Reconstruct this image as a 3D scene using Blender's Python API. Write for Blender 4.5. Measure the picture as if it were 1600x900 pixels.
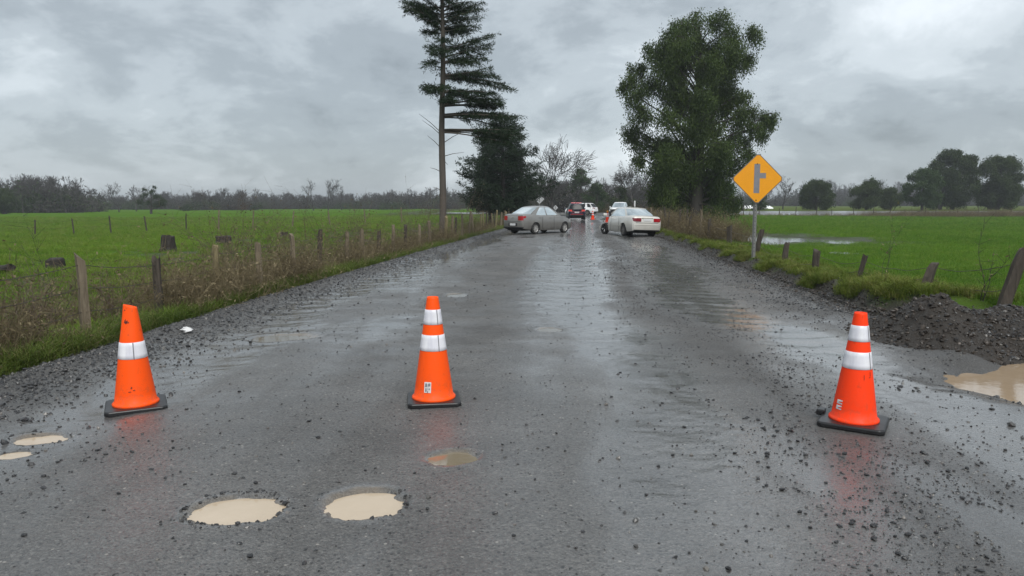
import bpy, math, random
import numpy as np
from mathutils import Vector, Matrix

for o in list(bpy.data.objects):
    bpy.data.objects.remove(o)
SC = bpy.context.scene
COL = SC.collection
R = math.radians

# ------------------------------------------------------------------ camera
CAM_H = 1.65
FPX = 1160.0
PITCH = math.atan(132.0 / FPX)
cam_d = bpy.data.cameras.new('camera')
cam_d.sensor_width = 36.0
cam_d.lens = FPX / 1600 * 36
cam_d.clip_start = 0.05
cam_d.clip_end = 6000
cam = bpy.data.objects.new('camera', cam_d)
cam.location = (0, 0, CAM_H)
cam.rotation_euler = (math.pi / 2 - PITCH, 0, 0)
COL.objects.link(cam)
SC.camera = cam

# ------------------------------------------------------------------ sun, exposure
SUN_EL, SUN_AZ = 52.0, 165.0     # azimuth clockwise from +Y (view direction)
sd = bpy.data.lights.new('sun', 'SUN')
sd.energy = 1.5
sd.angle = R(35)
sd.color = (1.0, 0.975, 0.94)
sun = bpy.data.objects.new('sun', sd)
sv = Vector((math.sin(R(SUN_AZ)) * math.cos(R(SUN_EL)), math.cos(R(SUN_AZ)) * math.cos(R(SUN_EL)), math.sin(R(SUN_EL))))
sun.rotation_euler = sv.to_track_quat('Z', 'Y').to_euler()
sun.location = (0, 0, 60)
COL.objects.link(sun)
SC.view_settings.view_transform = 'Standard'
SC.view_settings.look = 'None'
SC.view_settings.exposure = 1.02
SC.view_settings.gamma = 1.0
SC.view_settings.use_curve_mapping = False


# ------------------------------------------------------------------ node helper
class NT:
    def __init__(s, tree):
        s.t = tree
        s.n = tree.nodes
        s.n.clear()

    def new(s, typ, inp=None, **kw):
        nd = s.n.new(typ)
        for k, v in kw.items():
            setattr(nd, k, v)
        for k, v in (inp or {}).items():
            sk = nd.inputs[k]
            if isinstance(v, bpy.types.NodeSocket):
                s.t.links.new(v, sk)
            else:
                if hasattr(sk, 'default_value'):
                    dv = sk.default_value
                    if hasattr(dv, '__len__') and len(dv) == 4 and len(v) == 3:
                        v = (*v, 1)
                sk.default_value = v
        return nd

    def link(s, a, b):
        s.t.links.new(a, b)

    def math(s, op, a, b=0.5, clamp=False):
        return s.new('ShaderNodeMath', {0: a, 1: b}, operation=op, use_clamp=clamp).outputs[0]

    def noise(s, vec, scale, detail=4, rough=0.55, dist=0.0):
        d = {'Scale': scale, 'Detail': detail, 'Roughness': rough, 'Distortion': dist}
        if vec is not None:
            d['Vector'] = vec
        return s.new('ShaderNodeTexNoise', d).outputs[0]

    def ramp(s, fac, stops, interp='LINEAR'):
        nd = s.new('ShaderNodeValToRGB', {0: fac})
        cr = nd.color_ramp
        cr.interpolation = interp
        while len(cr.elements) < len(stops):
            cr.elements.new(0.5)
        for e, (p, c) in zip(cr.elements, stops):
            e.position = p
            e.color = (c, c, c, 1) if isinstance(c, (int, float)) else (*c, 1)
        return nd.outputs[0]

    def mix(s, fac, a, b, blend='MIX'):
        nd = s.new('ShaderNodeMix', data_type='RGBA', blend_type=blend)
        for i, v in ((0, fac), (6, a), (7, b)):
            if isinstance(v, bpy.types.NodeSocket):
                s.t.links.new(v, nd.inputs[i])
            else:
                nd.inputs[i].default_value = v if i == 0 else (*v, 1)
        return nd.outputs[2]

    def maprange(s, v, a, b, c, d):
        return s.new('ShaderNodeMapRange', {0: v, 1: a, 2: b, 3: c, 4: d}).outputs[0]


# ------------------------------------------------------------------ world: overcast sky
W = bpy.data.worlds.new('World')
SC.world = W
W.use_nodes = True
n = NT(W.node_tree)
sky = n.new('ShaderNodeTexSky', sky_type='NISHITA', sun_disc=False)
sky.sun_elevation = R(SUN_EL)
sky.sun_rotation = R(SUN_AZ)
tc = n.new('ShaderNodeTexCoord').outputs['Generated']
sep = n.new('ShaderNodeSeparateXYZ', {0: tc})
zz = n.math('ADD', n.math('MAXIMUM', sep.outputs[2], 0.0), 0.46)
px_ = n.math('DIVIDE', sep.outputs[0], zz)
py_ = n.math('DIVIDE', sep.outputs[1], zz)
cv = n.new('ShaderNodeCombineXYZ', {0: px_, 1: py_, 2: n.math('MULTIPLY', sep.outputs[2], 1.6)}).outputs[0]
cv = n.new('ShaderNodeMapping', {0: cv, 1: (-2.21, -9.27, 0.4), 2: (0, 0, 0.22)}).outputs[0]
big = n.noise(cv, 1.25, 3, 0.5, 0.2)
med = n.noise(cv, 3.2, 8, 0.62, 0.25)
fine = n.noise(cv, 11.0, 6, 0.6, 0.3)
m1 = n.math('ADD', n.math('MULTIPLY', big, 0.58), n.math('MULTIPLY', med, 0.42))
m1 = n.math('ADD', n.math('MULTIPLY', m1, 0.92), n.math('MULTIPLY', fine, 0.08))
cloud = n.ramp(m1, [(0.36, (1.75, 2.00, 2.18)), (0.44, (2.45, 2.77, 3.00)), (0.50, (3.25, 3.62, 3.88)), (0.56, (4.2, 4.60, 4.88)), (0.66, (5.6, 6.0, 6.3))], 'EASE')
mixed = n.mix(0.93, sky.outputs[0], cloud)  # thin share of clear sky
bg = n.new('ShaderNodeBackground', {0: mixed, 1: 0.085})
out = n.new('ShaderNodeOutputWorld', {0: bg.outputs[0]})


# ------------------------------------------------------------------ materials
def mat(name, build):
    m = bpy.data.materials.new(name)
    m.use_nodes = True
    t = NT(m.node_tree)
    sh = build(t)
    t.new('ShaderNodeOutputMaterial', {0: sh})
    return m


def pbsdf(t, col, rough=0.5, metal=0.0, spec=0.5, normal=None, coat=0.0, coat_r=0.1):
    d = {'Base Color': col, 'Roughness': rough, 'Metallic': metal, 'Specular IOR Level': spec, 'Coat Weight': coat, 'Coat Roughness': coat_r}
    if normal is not None:
        d['Normal'] = normal
    return t.new('ShaderNodeBsdfPrincipled', d).outputs[0]


def bump(t, h, strength, dist):
    return t.new('ShaderNodeBump', {'Height': h, 'Strength': strength, 'Distance': dist}).outputs[0]


def simple(name, col, rough=0.5, metal=0.0, spec=0.5, var=0.12, scale=8.0, coat=0.0, bmp=0.0, coat_r=0.06):
    def b(t):
        oc = t.new('ShaderNodeTexCoord').outputs['Object']
        nz = t.noise(oc, scale, 5)
        c = t.mix(nz, tuple(x * (1 - var) for x in col), tuple(min(1, x * (1 + var)) for x in col))
        rg = t.maprange(nz, 0.3, 0.7, max(0.02, rough * 0.85), min(1, rough * 1.15))
        nm = bump(t, t.noise(oc, scale * 6, 4), bmp, 0.01) if bmp else None
        return pbsdf(t, c, rg, metal, spec, nm, coat, coat_r)
    return mat(name, b)


def foliage_mat(name, dark, light, trans=0.25, rough=0.55):
    def b(t):
        g = t.new('ShaderNodeNewGeometry')
        oc = t.new('ShaderNodeTexCoord').outputs['Object']
        oi = t.new('ShaderNodeObjectInfo').outputs['Random']
        a = t.math('ADD', t.math('MULTIPLY', g.outputs['Random Per Island'], 0.38), t.math('MULTIPLY', t.ramp(t.noise(oc, 0.7, 4), [(0.32, 0.0), (0.68, 1.0)]), 0.62))
        a = t.math('ADD', a, t.math('MULTIPLY', t.math('SUBTRACT', oi, 0.5), 0.2), clamp=True)
        c = t.mix(a, dark, light)
        p = pbsdf(t, c, rough, 0, 0.15)
        tr = t.new('ShaderNodeBsdfTranslucent', {0: c}).outputs[0]
        return t.new('ShaderNodeMixShader', {0: trans, 1: p, 2: tr}).outputs[0]
    return mat(name, b)


M = {}


def m_road(t):
    pos = t.new('ShaderNodeNewGeometry').outputs['Position']
    wet = t.new('ShaderNodeAttribute', attribute_name='wet').outputs['Fac']
    mud = t.new('ShaderNodeAttribute', attribute_name='mud').outputs['Fac']
    grv = t.new('ShaderNodeAttribute', attribute_name='grav').outputs['Fac']
    n1 = t.noise(pos, 0.9, 5, 0.6)
    n2 = t.noise(pos, 38, 5, 0.7)
    n3 = t.noise(pos, 130, 3, 0.7)
    vor = t.new('ShaderNodeTexVoronoi', {'Vector': pos, 'Scale': 95.0, 'Randomness': 1.0}, feature='F1')  # aggregate
    vcol = t.new('ShaderNodeSeparateColor', {0: vor.outputs['Color']}).outputs[0]
    v2 = t.new('ShaderNodeTexVoronoi', {'Vector': pos, 'Scale': 34.0, 'Randomness': 1.0}, feature='F1')
    v2c = t.new('ShaderNodeSeparateColor', {0: v2.outputs['Color']})
    base = t.mix(t.ramp(n1, [(0.3, 0.0), (0.7, 1.0)]), (0.084, 0.082, 0.078), (0.165, 0.160, 0.151))
    # aggregate: every chip its own tone, dark gaps between
    base = t.mix(t.math('MULTIPLY', t.ramp(vcol, [(0.0, 1.0), (0.55, 0.0)]), 0.55), base, (0.030, 0.030, 0.031))
    base = t.mix(t.math('MULTIPLY', t.ramp(vcol, [(0.75, 0.0), (1.0, 1.0)]), 0.45), base, (0.25, 0.245, 0.235))
    base = t.mix(t.math('MULTIPLY', t.ramp(n2, [(0.42, 0.0), (0.68, 1.0)]), 0.55), base, (0.036, 0.036, 0.037))
    base = t.mix(t.math('MULTIPLY', t.ramp(n3, [(0.52, 0.0), (0.70, 1.0)]), 0.35), base, (0.21, 0.207, 0.20))
    # pressed-in stones, dark or pale
    spot = t.ramp(v2.outputs['Distance'], [(0.22, 1.0), (0.34, 0.0)])
    base = t.mix(t.math('MULTIPLY', spot, t.ramp(v2c.outputs[0], [(0.62, 0.0), (0.68, 0.85)])), base, (0.022, 0.022, 0.023))
    base = t.mix(t.math('MULTIPLY', spot, t.ramp(v2c.outputs[1], [(0.955, 0.0), (0.97, 0.8)])), base, (0.34, 0.32, 0.29))
    base = t.mix(t.math('MULTIPLY', grv, 0.55), base, (0.050, 0.048, 0.046))
    base = t.mix(mud, base, (0.19, 0.155, 0.115))
    h = t.math('ADD', t.math('MULTIPLY', n2, 0.9), t.math('MULTIPLY', n3, 0.6))
    h = t.math('SUBTRACT', h, t.math('ADD', t.math('MULTIPLY', vor.outputs['Distance'], 0.6), t.math('MULTIPLY', v2.outputs['Distance'], 0.8)))
    nm = bump(t, h, 1.0, 0.012)
    wv = t.math('ADD', wet, t.math('MULTIPLY', t.math('SUBTRACT', n2, 0.5), 0.35), clamp=True)
    rg = t.maprange(wv, 0.0, 1.0, 0.62, 0.30)
    nm2 = bump(t, h, t.maprange(wv, 0.45, 0.95, 0.5, 0.09), 0.007)
    d = {'Base Color': base, 'Roughness': rg, 'Specular IOR Level': 0.5, 'Normal': nm,
         'Coat Weight': t.maprange(wv, 0.10, 0.80, 0.0, 1.0), 'Coat Roughness': t.maprange(wv, 0.2, 0.9, 0.28, 0.06),
         'Coat IOR': 1.5, 'Coat Normal': nm2}
    return t.new('ShaderNodeBsdfPrincipled', d).outputs[0]


M['road'] = mat('wet_gravel_road', m_road)


def m_ground(t):
    pos = t.new('ShaderNodeNewGeometry').outputs['Position']
    soil = t.new('ShaderNodeAttribute', attribute_name='soil').outputs['Fac']
    rough = t.new('ShaderNodeAttribute', attribute_name='rough').outputs['Fac']
    pale = t.new('ShaderNodeAttribute', attribute_name='pale').outputs['Fac']
    n1 = t.noise(pos, 0.10, 5, 0.6)
    n2 = t.noise(pos, 1.7, 6, 0.65)
    n3 = t.noise(pos, 16, 4, 0.7)
    st = t.noise(t.new('ShaderNodeMapping', {0: pos, 3: (0.05, 0.55, 1)}).outputs[0], 1.0, 5, 0.6)
    g = t.mix(t.ramp(n2, [(0.3, 0.0), (0.7, 1.0)]), (0.052, 0.125, 0.008), (0.100, 0.205, 0.014))
    g = t.mix(t.math('MULTIPLY', t.ramp(n1, [(0.35, 0.0), (0.65, 1.0)]), 0.5), g, (0.110, 0.190, 0.022))
    g = t.mix(t.math('MULTIPLY', t.ramp(st, [(0.42, 0.0), (0.62, 1.0)]), 0.45), g, (0.042, 0.095, 0.008))
    rgh = t.mix(t.ramp(n2, [(0.38, 0.0), (0.62, 1.0)]), (0.055, 0.045, 0.026), (0.062, 0.100, 0.024))
    g = t.mix(rough, g, rgh)
    g = t.mix(pale, g, (0.105, 0.125, 0.045))
    s = t.mix(n3, (0.012, 0.010, 0.008), (0.050, 0.039, 0.030))
    s = t.mix(t.math('MULTIPLY', t.ramp(n2, [(0.45, 0.0), (0.65, 1.0)]), 0.5), s, (0.055, 0.046, 0.037))
    c = t.mix(soil, g, s)
    c = t.mix(t.math('MULTIPLY', n3, 0.35), c, (0.02, 0.03, 0.012))
    nm = bump(t, t.math('ADD', n2, t.math('ADD', t.math('MULTIPLY', n3, 0.5), t.math('MULTIPLY', t.noise(pos, 55, 4, 0.7), 0.25))), 0.9, 0.07)
    return pbsdf(t, c, t.maprange(soil, 0, 1, 0.9, 0.5), 0, t.math('MULTIPLY', soil, 0.35), nm)


M['ground'] = mat('grass_field_ground', m_ground)


def m_tarmac(t):
    pos = t.new('ShaderNodeNewGeometry').outputs['Position']
    n1 = t.noise(pos, 0.25, 5, 0.6)
    n2 = t.noise(pos, 20, 4, 0.6)
    base = t.mix(n1, (0.10, 0.10, 0.105), (0.19, 0.185, 0.18))
    return pbsdf(t, base, t.maprange(n1, 0.35, 0.65, 0.25, 0.5), 0, 0.5, bump(t, n2, 0.3, 0.01), 0.5, 0.2)


M['side_road'] = mat('wet_side_road', m_tarmac)


def m_muddy(t, c1, c2, rough=0.08, rip=0.12, sc=9):
    pos = t.new('ShaderNodeNewGeometry').outputs['Position']
    n1 = t.noise(pos, 3.5, 5, 0.6, 0.6)
    nm = bump(t, t.noise(pos, sc, 4, 0.6), rip, 0.02)
    return pbsdf(t, t.mix(n1, c1, c2), rough, 0, 0.5, nm)


M['milky'] = mat('milky_pothole_water', lambda t: m_muddy(t, (0.42, 0.335, 0.235), (0.54, 0.44, 0.325), 0.07, 0.05))
M['muddy'] = mat('brown_puddle_water', lambda t: m_muddy(t, (0.27, 0.20, 0.13), (0.38, 0.285, 0.19), 0.05, 0.10))
M['clearw'] = mat('shallow_clear_water', lambda t: m_muddy(t, (0.10, 0.088, 0.066), (0.15, 0.13, 0.10), 0.03, 0.05))
M['thin'] = mat('thin_silty_water', lambda t: m_muddy(t, (0.17, 0.14, 0.095), (0.23, 0.19, 0.13), 0.03, 0.04))
M['flood'] = mat('flood_water', lambda t: m_muddy(t, (0.10, 0.105, 0.10), (0.16, 0.16, 0.15), 0.04, 0.10, 4))


def m_stone(t):
    oi = t.new('ShaderNodeObjectInfo').outputs['Random']
    oc = t.new('ShaderNodeTexCoord').outputs['Object']
    c = t.ramp(oi, [(0.0, (0.016, 0.016, 0.017)), (0.5, (0.038, 0.038, 0.040)), (0.86, (0.072, 0.071, 0.07)), (0.97, (0.16, 0.15, 0.135)), (1.0, (0.22, 0.20, 0.18))])
    c = t.mix(t.math('MULTIPLY', t.noise(oc, 3.0, 4), 0.5), c, (0.02, 0.02, 0.02))
    return pbsdf(t, c, 0.34, 0, 0.5)


M['stone'] = mat('wet_gravel_stone', m_stone)
def m_stone_soil(t):
    oi = t.new('ShaderNodeObjectInfo').outputs['Random']
    c = t.ramp(oi, [(0.0, (0.012, 0.009, 0.007)), (0.6, (0.029, 0.022, 0.017)), (0.93, (0.055, 0.044, 0.035)), (1.0, (0.12, 0.10, 0.085))])
    return pbsdf(t, c, 0.45, 0, 0.35)


M['soilstone'] = mat('soil_covered_stone', m_stone_soil)
M['darkstone'] = simple('wet_dark_stone', (0.017, 0.017, 0.018), 0.4, bmp=0.3, scale=4)


def m_mound(t):
    pos = t.new('ShaderNodeNewGeometry').outputs['Position']
    n1 = t.noise(pos, 5, 6, 0.7)
    n2 = t.noise(pos, 45, 4, 0.7)
    c = t.mix(n1, (0.014, 0.011, 0.008), (0.042, 0.033, 0.025))
    return pbsdf(t, c, 0.5, 0, 0.4, bump(t, t.math('ADD', n1, n2), 0.8, 0.03))


M['mound'] = mat('wet_soil_mound', m_mound)


def grass_mat(name, a, b_, tip, pscale=0.6):
    def b(t):
        oi = t.new('ShaderNodeObjectInfo')
        g = t.new('ShaderNodeNewGeometry')
        pn = t.math('ADD', t.math('MULTIPLY', t.noise(oi.outputs['Location'], pscale, 3), 0.5), t.math('MULTIPLY', t.noise(oi.outputs['Location'], pscale * 0.16, 3), 0.5))
        f = t.math('ADD', t.math('MULTIPLY', pn, 0.75), t.math('MULTIPLY', g.outputs['Random Per Island'], 0.25))
        c = t.mix(t.ramp(f, [(0.40, 0.0), (0.60, 1.0)]), a, b_)
        c = t.mix(t.math('MULTIPLY', t.ramp(oi.outputs['Random'], [(0.7, 0.0), (0.95, 1.0)]), 0.7), c, tip)
        p = pbsdf(t, c, 0.6, 0, 0.12)
        tr = t.new('ShaderNodeBsdfTranslucent', {0: c}).outputs[0]
        return t.new('ShaderNodeMixShader', {0: 0.3, 1: p, 2: tr}).outputs[0]
    return mat(name, b)


M['grass_field'] = grass_mat('crop_grass', (0.055, 0.130, 0.012), (0.130, 0.235, 0.026), (0.19, 0.24, 0.05))
M['grass_left'] = grass_mat('rough_pasture_grass', (0.080, 0.155, 0.012), (0.160, 0.255, 0.026), (0.23, 0.22, 0.07))
M['grass_verge'] = grass_mat('verge_grass', (0.085, 0.135, 0.018), (0.155, 0.195, 0.035), (0.27, 0.225, 0.09))
M['grass_dull'] = grass_mat('roadside_grass', (0.062, 0.105, 0.016), (0.125, 0.165, 0.034), (0.21, 0.18, 0.08), 1.0)
M['dry'] = grass_mat('dry_brush', (0.10, 0.078, 0.045), (0.21, 0.17, 0.10), (0.30, 0.25, 0.15), 1.2)
M['bramble'] = simple('bramble_stem', (0.085, 0.056, 0.040), 0.6)
M['bark'] = simple('tree_bark', (0.075, 0.062, 0.050), 0.8, scale=3, var=0.4, bmp=0.5)
M['bark_dark'] = simple('dark_tree_bark', (0.030, 0.025, 0.021), 0.8, scale=3, var=0.4, bmp=0.5)
M['scrub'] = grass_mat('grey_undergrowth', (0.040, 0.038, 0.034), (0.075, 0.070, 0.062), (0.085, 0.085, 0.06), 0.1)
M['twig'] = simple('bare_twig_bark', (0.043, 0.039, 0.037), 0.85, scale=2)
M['leaf_big'] = foliage_mat('evergreen_leaves', (0.012, 0.028, 0.006), (0.080, 0.118, 0.028))
M['leaf_dark'] = foliage_mat('dark_evergreen_leaves', (0.010, 0.022, 0.007), (0.068, 0.098, 0.030))
M['leaf_green'] = foliage_mat('green_tree_leaves', (0.018, 0.042, 0.012), (0.060, 0.100, 0.028))
M['needle'] = foliage_mat('conifer_needles', (0.010, 0.022, 0.010), (0.036, 0.058, 0.026), 0.15)
M['needle_dark'] = foliage_mat('dark_conifer_needles', (0.005, 0.013, 0.008), (0.028, 0.048, 0.022), 0.1)


def m_wood(c1, c2):
    def b(t):
        oc = t.new('ShaderNodeTexCoord').outputs['Object']
        v = t.new('ShaderNodeMapping', {0: oc, 3: (9, 9, 0.8)}).outputs[0]
        n1 = t.noise(v, 3.0, 6, 0.65, 0.3)
        n2 = t.noise(oc, 2.0, 3)
        c = t.mix(t.ramp(n1, [(0.3, 0.0), (0.7, 1.0)]), c1, c2)
        c = t.mix(t.math('MULTIPLY', n2, 0.5), c, c1)
        return pbsdf(t, c, 0.75, 0, 0.3, bump(t, n1, 0.7, 0.02))
    return b


M['post'] = mat('weathered_post_wood', m_wood((0.095, 0.074, 0.050), (0.26, 0.215, 0.15)))
M['post_dark'] = mat('dark_rotten_post_wood', m_wood((0.030, 0.025, 0.020), (0.105, 0.085, 0.066)))
M['post_pale'] = mat('pale_post_wood', m_wood((0.14, 0.115, 0.06), (0.27, 0.225, 0.125)))
M['stump'] = mat('dark_stump_wood', m_wood((0.016, 0.014, 0.012), (0.058, 0.048, 0.040)))
M['wire'] = simple('rusty_wire', (0.075, 0.06, 0.05), 0.5, 0.6)


def m_cone(col):
    def b(t):
        oc = t.new('ShaderNodeTexCoord').outputs['Object']
        n1 = t.noise(oc, 4.0, 5, 0.6)
        sc = t.noise(t.new('ShaderNodeMapping', {0: oc, 1: (3, 1, 0), 3: (9, 9, 5)}).outputs[0], 2.2, 6, 0.7, 1.5)
        c = t.mix(t.math('MULTIPLY', n1, 0.25), col, tuple(x * 0.7 for x in col))
        c = t.mix(t.math('MULTIPLY', t.ramp(sc, [(0.62, 0.0), (0.72, 1.0)]), 0.5), c, (0.20, 0.05, 0.025))
        zc = t.new('ShaderNodeSeparateXYZ', {0: oc}).outputs[2]
        spl = t.math('MULTIPLY', t.maprange(zc, 0.05, 0.30, 1.0, 0.0), t.ramp(t.noise(oc, 26, 4, 0.7), [(0.48, 0.0), (0.62, 1.0)]))
        c = t.mix(t.math('MULTIPLY', spl, 0.28), c, (0.16, 0.10, 0.07))
        return pbsdf(t, c, 0.5, 0, 0.22)
    return b


M['orange'] = mat('orange_cone_plastic', m_cone((0.98, 0.092, 0.004)))
M['redor'] = mat('red_orange_cone_plastic', m_cone((0.98, 0.052, 0.006)))
M['rubber'] = simple('black_rubber', (0.012, 0.012, 0.013), 0.38, scale=6, var=0.3)


def m_reflect(t):
    oc = t.new('ShaderNodeTexCoord').outputs['Object']
    n1 = t.noise(oc, 7, 5, 0.6)
    st = t.noise(t.new('ShaderNodeMapping', {0: oc, 3: (14, 14, 1.2)}).outputs[0], 1.3, 4)
    c = t.mix(t.ramp(st, [(0.35, 0.0), (0.7, 1.0)]), (0.60, 0.60, 0.66), (0.80, 0.80, 0.83))
    c = t.mix(t.math('MULTIPLY', t.ramp(n1, [(0.55, 0.0), (0.75, 1.0)]), 0.3), c, (0.45, 0.42, 0.42))
    return pbsdf(t, c, 0.35, 0, 0.5)


M['band'] = mat('reflective_band', m_reflect)
M['marks'] = simple('black_scuff_mark', (0.05, 0.012, 0.01), 0.6)
M['sticker'] = simple('sticker_paper', (0.66, 0.63, 0.61), 0.4, scale=40, var=0.2)
M['white'] = simple('white_plastic', (0.60, 0.60, 0.60), 0.5)
M['silage'] = simple('white_silage_wrap', (0.80, 0.82, 0.82), 0.35)
M['galv'] = simple('galvanised_steel', (0.20, 0.20, 0.195), 0.5, 0.35, scale=12, var=0.3)
M['signback'] = simple('grey_sign_back', (0.42, 0.43, 0.44), 0.5, 0.3)
M['yellow'] = simple('yellow_sign_sheeting', (0.80, 0.32, 0.004), 0.4, scale=5, var=0.07)
M['signgrey'] = simple('faded_grey_sign_symbol', (0.20, 0.20, 0.22), 0.4, scale=9, var=0.25)
M['signedge'] = simple('dark_sign_border', (0.17, 0.12, 0.07), 0.5)


def paint(name, col, metal=0.35, dirt=0.35):
    def b(t):
        oc = t.new('ShaderNodeTexCoord').outputs['Object']
        n1 = t.noise(oc, 3.5, 5, 0.6)
        z = t.new('ShaderNodeSeparateXYZ', {0: oc}).outputs[2]
        low = t.maprange(z, 0.15, 0.75, 1.0, 0.0)
        d = t.math('MULTIPLY', t.math('MULTIPLY', low, t.ramp(n1, [(0.3, 0.2), (0.65, 1.0)])), dirt)
        c = t.mix(d, col, (0.085, 0.078, 0.068))
        rg = t.maprange(d, 0, 0.6, 0.32, 0.7)
        return pbsdf(t, c, rg, metal, 0.5, None, t.maprange(d, 0, 0.6, 0.85, 0.0), 0.06)
    return mat(name, b)


M['p_grey'] = paint('grey_car_paint', (0.235, 0.228, 0.215), 0.45, 0.75)
M['p_beige'] = paint('champagne_car_paint', (0.62, 0.60, 0.55), 0.25, 0.4)
M['p_blue'] = paint('dark_blue_car_paint', (0.012, 0.018, 0.05), 0.3, 0.3)
M['p_white'] = paint('white_car_paint', (0.80, 0.80, 0.80), 0.0, 0.3)


def m_glass(t):
    fr = t.new('ShaderNodeFresnel', {0: 1.5}).outputs[0]
    tr = t.new('ShaderNodeBsdfTransparent', {0: (0.26, 0.31, 0.30)}).outputs[0]
    gl = t.new('ShaderNodeBsdfGlossy', {0: (0.9, 0.95, 0.95), 'Roughness': 0.05}).outputs[0]
    return t.new('ShaderNodeMixShader', {0: t.math('ADD', t.math('MULTIPLY', fr, 1.3), 0.05, clamp=True), 1: tr, 2: gl}).outputs[0]


M['glass'] = mat('car_glass', m_glass)
M['glass_dark'] = simple('tinted_car_glass', (0.012, 0.015, 0.017), 0.25, spec=0.25)
M['interior'] = simple('car_interior', (0.03, 0.03, 0.032), 0.8)
M['blackplastic'] = simple('black_trim', (0.015, 0.015, 0.016), 0.5)
M['under'] = simple('black_underbody', (0.008, 0.008, 0.008), 0.9)
M['tyre'] = simple('tyre_rubber', (0.018, 0.017, 0.016), 0.75, bmp=0.2)
M['rim'] = simple('silver_hubcap', (0.48, 0.47, 0.45), 0.35, 0.5, scale=10, var=0.25)
M['rim_dark'] = simple('muddy_rim', (0.16, 0.15, 0.14), 0.5, 0.4, scale=10)
M['redlamp'] = simple('red_tail_lamp', (0.36, 0.010, 0.02), 0.12, coat=1.0)
M['darkredlamp'] = simple('dark_red_tail_lamp', (0.20, 0.018, 0.03), 0.12, coat=1.0)
M['clearlamp'] = simple('clear_lamp', (0.55, 0.56, 0.58), 0.1, 0.3, coat=1.0)
M['plate'] = simple('number_plate', (0.62, 0.62, 0.62), 0.4)
M['chrome'] = simple('chrome_emblem', (0.65, 0.62, 0.50), 0.2, 0.9)
M['redlight_strip'] = simple('red_reflector', (0.60, 0.03, 0.05), 0.2, coat=1.0)


def m_lit_red(t):
    return t.new('ShaderNodeEmission', {0: (1.0, 0.12, 0.10), 1: 0.30}).outputs[0]


M['litred'] = mat('lit_brake_lamp', m_lit_red)

# ------------------------------------------------------------------ mesh helpers
def tag(o, label=None, cat=None, group=None, kind=None):
    if label:
        o['label'] = label
    if cat:
        o['category'] = cat
    if group:
        o['group'] = group
    if kind:
        o['kind'] = kind
    return o


def link(o, parent=None):
    COL.objects.link(o)
    if parent is not None:
        o.parent = parent
    return o


def empty(name, loc=(0, 0, 0), rz=0.0):
    o = bpy.data.objects.new(name, None)
    o.empty_display_size = 0.2
    o.location = loc
    o.rotation_euler = (0, 0, rz)
    COL.objects.link(o)
    return o


def mesh_big(name, V, Fs, mt, smooth=False, attrs=None):
    """V (n,3); Fs list of int arrays (m,k)"""
    if not isinstance(Fs, (list, tuple)):
        Fs = [Fs]
    me = bpy.data.meshes.new(name)
    V = np.asarray(V, np.float32)
    me.vertices.add(len(V))
    me.vertices.foreach_set('co', V.ravel())
    Fs = [np.asarray(f, np.int32) for f in Fs if len(f)]
    nl = sum(f.size for f in Fs)
    npoly = sum(len(f) for f in Fs)
    if npoly:
        me.loops.add(nl)
        me.loops.foreach_set('vertex_index', np.concatenate([f.ravel() for f in Fs]))
        me.polygons.add(npoly)
        tot = np.concatenate([np.full(len(f), f.shape[1], np.int32) for f in Fs])
        st = np.concatenate([[0], np.cumsum(tot)[:-1]]).astype(np.int32)
        me.polygons.foreach_set('loop_start', st)
        me.polygons.foreach_set('use_smooth', np.full(npoly, smooth, bool))
    for k, a in (attrs or {}).items():
        at = me.attributes.new(k, 'FLOAT', 'POINT')
        at.data.foreach_set('value', np.asarray(a, np.float32).ravel())
    me.update(calc_edges=True)
    if mt is not None:
        me.materials.append(mt)
    return me


def obj_big(name, V, Fs, mt, parent=None, smooth=False, attrs=None):
    return link(bpy.data.objects.new(name, mesh_big(name, V, Fs, mt, smooth, attrs)), parent)


def join(parts):
    V, F, k = [], [], 0
    for v, f in parts:
        V.extend([tuple(p) for p in v])
        F.extend([tuple(i + k for i in ff) for ff in f])
        k += len(v)
    return V, F


def obj(name, vf, mt, parent=None, smooth=False, bevel=0.0):
    me = bpy.data.meshes.new(name)
    me.from_pydata([tuple(map(float, p)) for p in vf[0]], [], [tuple(map(int, f)) for f in vf[1]])
    if smooth:
        me.polygons.foreach_set('use_smooth', np.ones(len(me.polygons), bool))
    me.materials.append(mt)
    me.update()
    o = link(bpy.data.objects.new(name, me), parent)
    if bevel:
        b = o.modifiers.new('bevel', 'BEVEL')
        b.width = bevel
        b.segments = 2
        b.limit_method = 'ANGLE'
    return o


def box(c, s, rz=0.0):
    sx, sy, sz = s[0] / 2, s[1] / 2, s[2] / 2
    ca, sa = math.cos(rz), math.sin(rz)
    V = []
    for z in (-sz, sz):
        for x, y in ((-sx, -sy), (sx, -sy), (sx, sy), (-sx, sy)):
            V.append((c[0] + x * ca - y * sa, c[1] + x * sa + y * ca, c[2] + z))
    return V, [(3, 2, 1, 0), (4, 5, 6, 7), (0, 1, 5, 4), (1, 2, 6, 5), (2, 3, 7, 6), (3, 0, 4, 7)]


def lathe(prof, n=32, fn=None):
    V, F = [], []
    for r, z in prof:
        for k in range(n):
            a = 2 * math.pi * k / n
            V.append((r * math.cos(a), r * math.sin(a), z))
    for i in range(len(prof) - 1):
        for k in range(n):
            k2 = (k + 1) % n
            F.append((i * n + k, i * n + k2, (i + 1) * n + k2, (i + 1) * n + k))
    if fn:
        V = [fn(*p) for p in V]
    return V, F


def frames(D):
    D = D / (np.linalg.norm(D, axis=1, keepdims=True) + 1e-9)
    ref = np.where(np.abs(D[:, 2:3]) > 0.9, np.array([[1.0, 0, 0]]), np.array([[0, 0, 1.0]]))
    A = np.cross(D, ref)
    A /= np.linalg.norm(A, axis=1, keepdims=True) + 1e-9
    return D, A, np.cross(D, A)


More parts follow.
